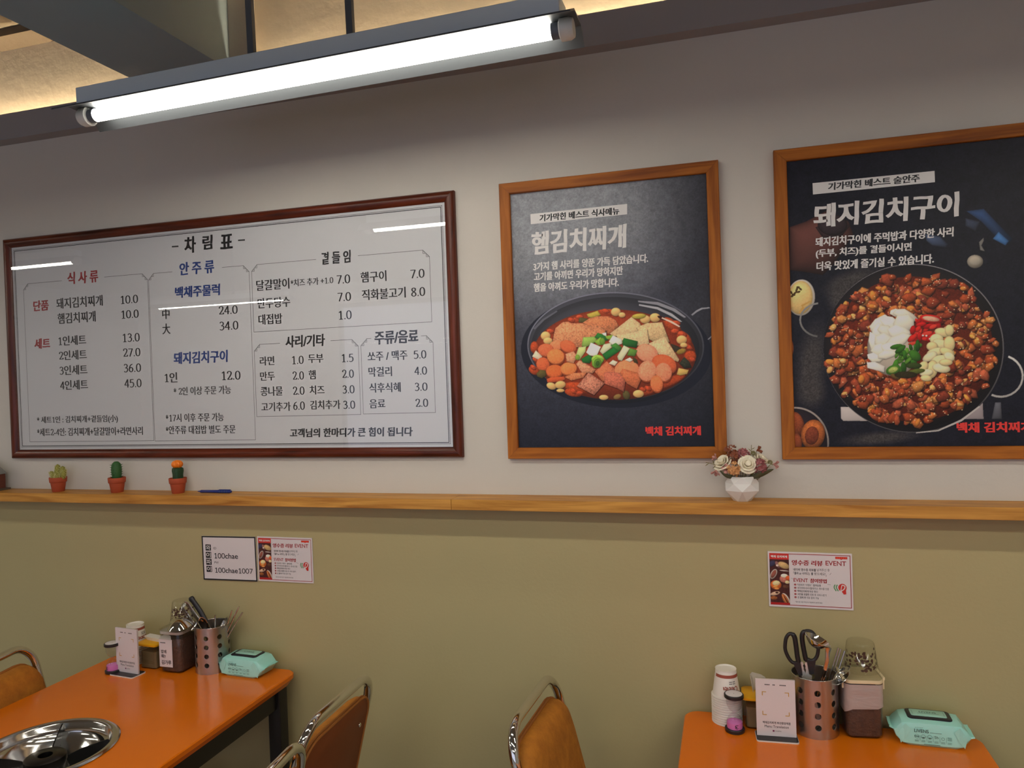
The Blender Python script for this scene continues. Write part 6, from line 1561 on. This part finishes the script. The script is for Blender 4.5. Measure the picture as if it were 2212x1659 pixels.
# ------------------------------------------------------------------ things on the ledge
def pot(t):
    G().lathe([(0.001, 0.0), (0.0150, 0.0), (0.0158, 0.001), (0.0198, 0.0285), (0.0215, 0.0295), (0.0222, 0.031), (0.0232, 0.0445), (0.0225, 0.0455), (0.0208, 0.0450), (0.0195, 0.041), (0.001, 0.041)], 40).build('pot', M_terracotta, t, 40)
    t = [q for q in t.children][0]
    G().lathe([(0.001, 0.0420), (0.012, 0.0418), (0.0196, 0.0412)], 24).build('soil', M_soil, t)
def spines(g, c, r, h, n, rn4, rows):
    for i in range(rows):
        for j in range(n):
            a = 2 * PI * (j + 0.5 * (i % 2)) / n; z = c[2] + h * (i + 0.5) / rows
            p = Vector((c[0] + r * math.cos(a), c[1] + r * math.sin(a), z)); q = p + Vector((math.cos(a), math.sin(a), 0.4)) * 0.0036
            g.tube([p - (q - p) * 0.2, q], [0.0007, 0.0001], 4)
SP = lambda x: (x, -0.047, SZ)
rn4 = random.Random(3)
c1 = thing('potted_cactus', 'potted pale green cactus with several fingers, nearest the left edge', 'cactus', SP(-2.165), 0, 'small potted cacti on the ledge'); pot(c1)
g = G(); gs = G()
for bx_, by_, dx, dz, r, hh in ((0, 0, 0.0, 1, .0070, .038), (.007, .002, .16, 1, .0070, .033), (-.008, -.001, -.55, 1, .0055, .020), (.013, -.001, .30, 1, .0058, .026), (-.003, -.007, -.10, 1, .0058, .017), (.006, -.008, .08, 1, .0052, .014)):
    P = []
    for k in range(9):
        q = k / 8; P.append((bx_ + dx * q * hh, by_, .040 + dz * q * hh))
    rad = [r * (0.75 + 0.25 * math.sin(min(q * 1.3, 1) * PI)) if q < .8 else r * math.sqrt(max(1 - ((q - .8) / .2) ** 2, 0.01)) * 0.8 for q in [k / 8 for k in range(9)]]
    g.tube(P, rad, 12)
    for k in range(1, 8):
        for j in range(6):
            a = 2 * PI * (j + .5 * (k % 2)) / 6; p = Vector(P[k]) + Vector((math.cos(a), math.sin(a), 0)) * rad[k] * 0.95; gs.tube([p, p + Vector((math.cos(a), math.sin(a), .5)) * .0030], [.0009, .0002], 4)
cb = g.build('cactus_body', M_cactus_pale, c1, 60); gs.build('spines', M_spine, cb, 60)['kind'] = 'stuff'
c2_ = thing('potted_cactus', 'potted barrel cactus, dark green and spiny, middle of the three on the ledge', 'cactus', SP(-1.922), 0, 'small potted cacti on the ledge'); pot(c2_)
G().lathe([(0.009, .040), (.0115, .046), (.0128, .058), (.0126, .070), (.0100, .078), (.0050, .0825), (.001, .083)], 28).build('cactus_body', M_cactus_green, c2_, 60)
cb = [q for q in c2_.children if q.name.startswith('cactus_body')][0]
gs = G(); spines(gs, (0, 0, .043), .0126, .034, 12, rn4, 6); gs.build('spines', M_cactus_green, cb, 60)['kind'] = 'stuff'
c3 = thing('potted_cactus', 'potted cactus with an orange ball on a dark green stem', 'cactus', SP(-1.684), 0, 'small potted cacti on the ledge'); pot(c3)
G().loft([[(x * k, y * k, z) for x, y in [(.0125 * (1 - .22 * math.cos(3 * a)) * math.cos(a), .0125 * (1 - .22 * math.cos(3 * a)) * math.sin(a)) for a in np.linspace(0, 2 * PI, 30, False)]] for z, k in ((.040, .95), (.052, .93), (.062, 1.05), (.068, 1.0), (.071, .6))]).build('stem', M_cactus_dark, c3, 50)
g = G(); rings = []
for i in range(9):
    f = -PI / 2 + PI * i / 8; q = max(math.cos(f), .02); rings.append([(.0138 * q * (1 + .07 * math.cos(12 * a)) * math.cos(a), .0138 * q * (1 + .07 * math.cos(12 * a)) * math.sin(a), .0785 + .0105 * math.sin(f)) for a in np.linspace(0, 2 * PI, 72, False)])
g.loft(rings).build('orange_ball', M_cactus_orange, c3, 50)

for c, sx_, sz_ in ((c1, 1.30, 1.22), (c2_, 1.05, 1.28), (c3, 1.05, 1.20)):       # sturdier plants in slightly wider pots
    c.scale = (1.16, 1.16, 1.06)
    for ch_ in c.children:
        if ch_.name.split('.')[0] in ('pot', 'soil'): continue
        ch_.scale = (sx_, sx_, sz_); ch_.location = (0, 0, .041 * (1 - sz_))
pn = thing('ballpoint_pen', 'blue ballpoint pen lying on the ledge, right of the orange topped cactus', 'pen', (-1.553, -0.040, SZ + 0.0052), 0.02)
g = G().tube([(-.062, 0, 0), (-.052, 0, 0), (-.050, 0, 0), (.012, 0, 0)], [.0010, .0030, .0044, .0046], 14); g.build('barrel', M_penblue, pn, 40)
G().tube([(.012, 0, 0), (.054, 0, 0), (.060, 0, 0)], [.0051, .0051, .0034], 14).build('cap', M_penblue, pn, 40)
G().box(.016, .058, -.0012, .0012, .0050, .0066).build('clip', M_penblue, [q for q in pn.children if q.name.startswith('cap')][0], 40)
for k in range(4): G().ring([(.020 + .009 * k, .0052 * math.cos(a), .0052 * math.sin(a)) for a in np.linspace(0, 2 * PI, 16, False)], .0005, 6, 1, (1, 0, 0)).build('grip_ring', M_greyink, pn, 60)

hs = thing('model_house', 'little brown model house with grey shingle roof, cut by the left edge', 'ornament', (-2.468, -0.048, SZ), 0.0)
hs.scale = (1, 1, 1.55)
G().box(-.055, .055, -.035, .035, 0, .004).build('base', M_batten, hs, 0)
G().box(-.043, .043, -.022, .026, .004, .036).build('walls', M_cabin, hs, 0)
G().box(-.0435, .0435, -.0228, -.0222, .0220, .0238).box(-.0435, .0435, -.0228, -.0222, .004, .006).build('white_trim', M_card, hs, 0)
g = G()
for k in range(5):
    z0 = .034 + k * .0055; y0 = -.030 + k * .0064
    g.loft([[(-.052 + k * .006, y0, z0), (.052 - k * .006, y0, z0), (.052 - k * .006, y0 + .009, z0 + .0075), (-.052 + k * .006, y0 + .009, z0 + .0075)], [(-.052 + k * .006, y0 - .001, z0 + .0014), (.052 - k * .006, y0 - .001, z0 + .0014), (.052 - k * .006, y0 + .009, z0 + .009), (-.052 + k * .006, y0 + .009, z0 + .009)]])
g.loft([[(-.048, -.026, .036), (.048, -.026, .036), (.048, .030, .036), (-.048, .030, .036)], [(-.025, .000, .063), (.025, .000, .063), (.025, .006, .063), (-.025, .006, .063)]])
g.build('roof', M_shingle, hs, 0)
g = G()
for k in range(14): g.sphere((.030 + rn4.uniform(-.008, .008), -.029 + rn4.uniform(-.003, .003), .008 + rn4.uniform(0, .010)), .0035, n=8, m=5)
g.build('bush', M_bush, hs, 60)

# ------------------------------------------------------------------ vase and its artificial flowers (each flower lifts out)
VX, VY = 0.022, -0.048
vz = thing('faceted_vase', 'white faceted ceramic vase standing on the ledge between the two posters', 'vase', (VX, VY, SZ))
def hexr(r, z, off): return [(r * math.cos(math.radians(60 * k + off)), r * math.sin(math.radians(60 * k + off)) * .92, z) for k in range(6)]
g = G(); A_, B_, C_, D_ = hexr(.0215, 0, 0), hexr(.0455, .028, 30), hexr(.0405, .046, 0), hexr(.034, .063, 30)
vs = A_ + B_ + C_ + D_ + hexr(.030, .061, 30) + hexr(.028, .02, 30); fs = [tuple(range(5, -1, -1))]
for k in range(6):
    n = (k + 1) % 6
    fs += [(k, n, 6 + k), (n, 6 + n, 6 + k), (6 + k, 6 + n, 12 + n), (6 + k, 12 + n, 12 + k), (12 + k, 12 + n, 18 + k), (12 + n, 18 + n, 18 + k), (18 + k, 18 + n, 24 + n, 24 + k), (24 + k, 24 + n, 30 + n, 30 + k)]
fs.append(tuple(30 + k for k in range(6)))
g.add(vs, fs); g.build('body', M_vase, vz, 0)
def fl(name, label, cat='flower'): return thing(name, label, cat, (VX, VY, SZ), 0, 'artificial flowers in the white vase')
def petal(g, M, r0, r1, z0, z1, a0, span, curl=0.0, n=6):
    o = len(g.v); vs = []
    for i in range(n + 1):
        t = i / n
        for j in range(n + 1):
            u = (j / n - .5); a = a0 + span * u * (0.55 + .45 * math.sin(PI * min(t * .75 + .2, 1)))
            r = r0 + (r1 - r0) * (t ** .75) + curl * t ** 3; z = z0 + (z1 - z0) * t - abs(u) * abs(u) * .9 * (z1 - z0) * t - curl * .8 * t ** 4
            vs.append(M @ Vector((r * math.cos(a), r * math.sin(a), z)))
    w = n + 1
    g.add(vs, [(i * w + j, i * w + j + 1, (i + 1) * w + j + 1, (i + 1) * w + j) for i in range(n) for j in range(n)])
def rose(label, c, nrm, R, mat):
    t = fl('artificial_rose', label); M = Matrix.Translation(c) @ axes(nrm); g = G()
    for k, (cnt, r0, r1, z0, z1, curl) in enumerate(((3, .10, .30, .0, .62, .0), (4, .16, .50, -.10, .58, .06), (5, .22, .72, -.2, .46, .12), (5, .28, .92, -.3, .22, .16))):
        for q in range(cnt): petal(g, M, r0 * R, r1 * R, z0 * R, z1 * R, 2 * PI * q / cnt + k * .7, 2 * PI / cnt * 1.5, curl * R)
    o = len(g.v)
    sp = [(R * .30 * (1 - k / 26) * math.cos(k * .75), R * .30 * (1 - k / 26) * math.sin(k * .75), R * (.52 + .08 * k / 26)) for k in range(24)]
    g.tube(sp, R * .055, 6, True, 2.2, (0, 0, 1)); g.xf(M, o)
    b = g.build('petals', mat, t, 70)
    md = b.modifiers.new('thickness', 'SOLIDIFY'); md.thickness = .0006
    foot = (c[0] * .18, c[1] * .18 + .004, .018)
    G().tube(spline([tuple(Vector(c) - Vector(nrm).normalized() * R * .3), (c[0] * .5, c[1] * .4 + .002, .062), foot], 4), .0011, 6).build('stem', M_sprig, t, 60)
    return t
def puff(label, c, nrm, R, mat, seed, n=42):
    t = fl('artificial_hydrangea', label); g = G(); r5 = random.Random(seed); N = Vector(nrm).normalized()
    for k in range(n):
        d = Vector((r5.gauss(0, 1), r5.gauss(0, 1), r5.gauss(0, 1))).normalized()
        if d.dot(N) < -.45: d = -d
        p = Vector(c) + d * R * r5.uniform(.60, .95); M = Matrix.Translation(p) @ axes(d)
        for q in range(4): petal(g, M, 0, R * .40, 0, R * r5.uniform(.10, .30), PI / 2 * q + r5.uniform(0, .5), 1.25, .0, 3)
    b = g.build('petals', mat, t, 0); md = b.modifiers.new('thickness', 'SOLIDIFY'); md.thickness = .0004
    G().tube(spline([c, (c[0] * .5, c[1] * .4 + .002, .060), (c[0] * .2, c[1] * .2 + .004, .018)], 4), .0010, 6).build('stem', M_sprig, t, 60)
    return t
def bell(label, c, nrm, R, mat):
    t = fl('artificial_bellflower', label); g = G(); M = Matrix.Translation(c) @ axes(nrm)
    for q in range(5): petal(g, M, R * .15, R * .75, -R * .7, R * .75, 2 * PI * q / 5, 1.15, R * .35, 4)
    b = g.build('petals', mat, t, 70); md = b.modifiers.new('thickness', 'SOLIDIFY'); md.thickness = .0004
    e = Vector(c) - Vector(nrm).normalized() * R * .7
    G().tube(spline([tuple(e), (c[0] * .55, c[1] * .4, .068), (c[0] * .2, c[1] * .2 + .004, .020)], 4), .0007, 5).build('stem', M_sprig, t, 60)
    return t
rose('cream artificial rose facing front, largest bloom in the white vase', (.0150, -.026, .0940), (.12, -1, .45), .0225, M_rose)
rose('cream artificial rose at the left of the white vase, seen from its side', (-.0440, -.010, .0960), (-.55, -.55, .75), .0240, M_rose)
rose('cream artificial rose at the back right, half hidden by the mauve blossoms', (.0480, .006, .1010), (.6, -.35, .7), .0200, M_rose)
puff('peach artificial hydrangea between the two front roses', (-.0185, -.026, .0830), (-.2, -1, .3), .0165, M_peach, 1)
puff('dusty mauve artificial hydrangea at the top of the bouquet', (.0050, -.004, .1160), (0, -.5, 1), .0145, M_mauve, 2)
puff('dusty mauve artificial hydrangea right of the front rose', (.0430, -.020, .0900), (.6, -.8, .2), .0165, M_mauve, 3)
puff('brownish mauve artificial hydrangea behind the left rose', (-.0170, -.006, .1110), (-.2, -.6, .8), .0155, M_brownflower, 4)
puff('reddish brown artificial blossoms sticking up at the top left of the bouquet', (-.0260, .006, .1270), (-.4, -.3, 1), .0135, M_brownflower, 5, 14)
bell('pale pink artificial bellflower hanging at the lower left of the bouquet', (-.0625, -.020, .0730), (-.25, -.5, -.9), .0105, M_pinkbell)
bell('pale pink artificial bellflower at the far right of the bouquet', (.0820, -.008, .0920), (.9, -.4, -.1), .0095, M_pinkbell)
bell('dull red artificial bellflower at the top right of the bouquet', (.0440, .004, .1275), (.8, -.3, .3), .0095, M_brownflower)
bell('pale pink artificial bellflower between the left rose and the peach hydrangea', (-.0345, -.028, .0840), (-.3, -1, .2), .0115, M_pinkbell)
bell('pale pink artificial bellflower at the top left, beside the frame of the stew poster', (-.0640, .002, .1090), (-.8, -.3, .5), .0085, M_pinkbell)
def sprig(label, pts, leaf, mat, n):
    t = fl('artificial_sprig', label, 'sprig'); P = spline(pts, 5); G().tube(P, .0007, 5).build('stem', mat, t, 60); g = G()
    for k in range(n):
        p = P[int(len(P) * (.45 + .5 * k / n)) - 1]; s = -1 if k % 2 else 1; d = (P[-1] - P[len(P) // 2]).normalized(); side = d.cross(Vector((0, 1, 0))).normalized()
        q = p + (d * .7 + side * s) * leaf; m = (p + q) / 2; w_ = d.cross(side) * leaf * .12 + d * leaf * .13
        g.add([p, m + w_, q, m - w_], [(0, 1, 2, 3)])
    b = g.build('leaves', mat, t, 0); md = b.modifiers.new('thickness', 'SOLIDIFY'); md.thickness = .0005
    return t
sprig('thin olive sprig reaching left out of the white vase', [(-.004, .004, .02), (-.030, -.006, .070), (-.060, -.012, .090), (-.086, -.014, .098)], .010, M_sprig, 7)
sprig('upright olive sprig at the top right of the bouquet', [(.004, .006, .02), (.014, .006, .080), (.024, .004, .118), (.026, .004, .140)], .008, M_sprig, 6)
sprig('short olive bud sprig at the top centre of the bouquet', [(0, .006, .02), (-.002, .006, .080), (-.002, .004, .118), (.000, .004, .132)], .007, M_sprig, 3)
def curl(label, c, R, foot):
    t = fl('curled_tendril', label, 'tendril'); P = []
    for k in range(44):
        a = k * .42; r = R * (1 - k / 52); P.append((c[0] + r * math.cos(a - 1.6), c[1], c[2] + r * math.sin(a - 1.6)))
    G().tube([*spline([foot, ((foot[0] + c[0]) / 2 + .006, c[1] * .5, (foot[2] + c[2]) / 2 - .004), P[0]], 5)[:-1], *P], .0008, 6).build('wire', M_sprig, t, 60)
    return t
curl('curled olive tendril near the top of the bouquet', (.0290, -.002, .1200), .0060, (.006, .005, .03))
curl('curled olive tendril at the right of the bouquet', (.0680, -.008, .0975), .0062, (.008, .004, .03))
def leaf(label, P, wd, mat):
    t = fl('artificial_leaf', label, 'leaf'); S = spline(P, 6); g = G(); vs = []
    for k, p in enumerate(S):
        q = k / (len(S) - 1); w_ = wd * math.sin(PI * min(q * .9 + .08, 1)) ; vs += [p + Vector((0, -.35, 1)).normalized() * w_, p + Vector((0, .5, .2)).normalized() * w_ * .1, p - Vector((0, -.35, 1)).normalized() * w_]
    n = len(S); g.add(vs, [(3 * k + j, 3 * k + j + 1, 3 * k + j + 4, 3 * k + j + 3) for k in range(n - 1) for j in (0, 1)])
    b = g.build('blade', mat, t, 60); md = b.modifiers.new('thickness', 'SOLIDIFY'); md.thickness = .0005
    return t
leaf('dull green artificial leaf under the right side of the bouquet', [(.010, -.006, .056), (.034, -.022, .066), (.056, -.020, .074), (.076, -.014, .081)], .0085, M_leaf)
leaf('pale artificial leaf tip at the right of the bouquet', [(.030, -.004, .080), (.050, -.008, .086), (.066, -.008, .089), (.074, -.006, .088)], .0060, M_whiteleaf)
leaf('dull green artificial leaf under the left rose', [(-.012, -.010, .058), (-.030, -.024, .064), (-.042, -.026, .070), (-.052, -.024, .078)], .0060, M_leaf)
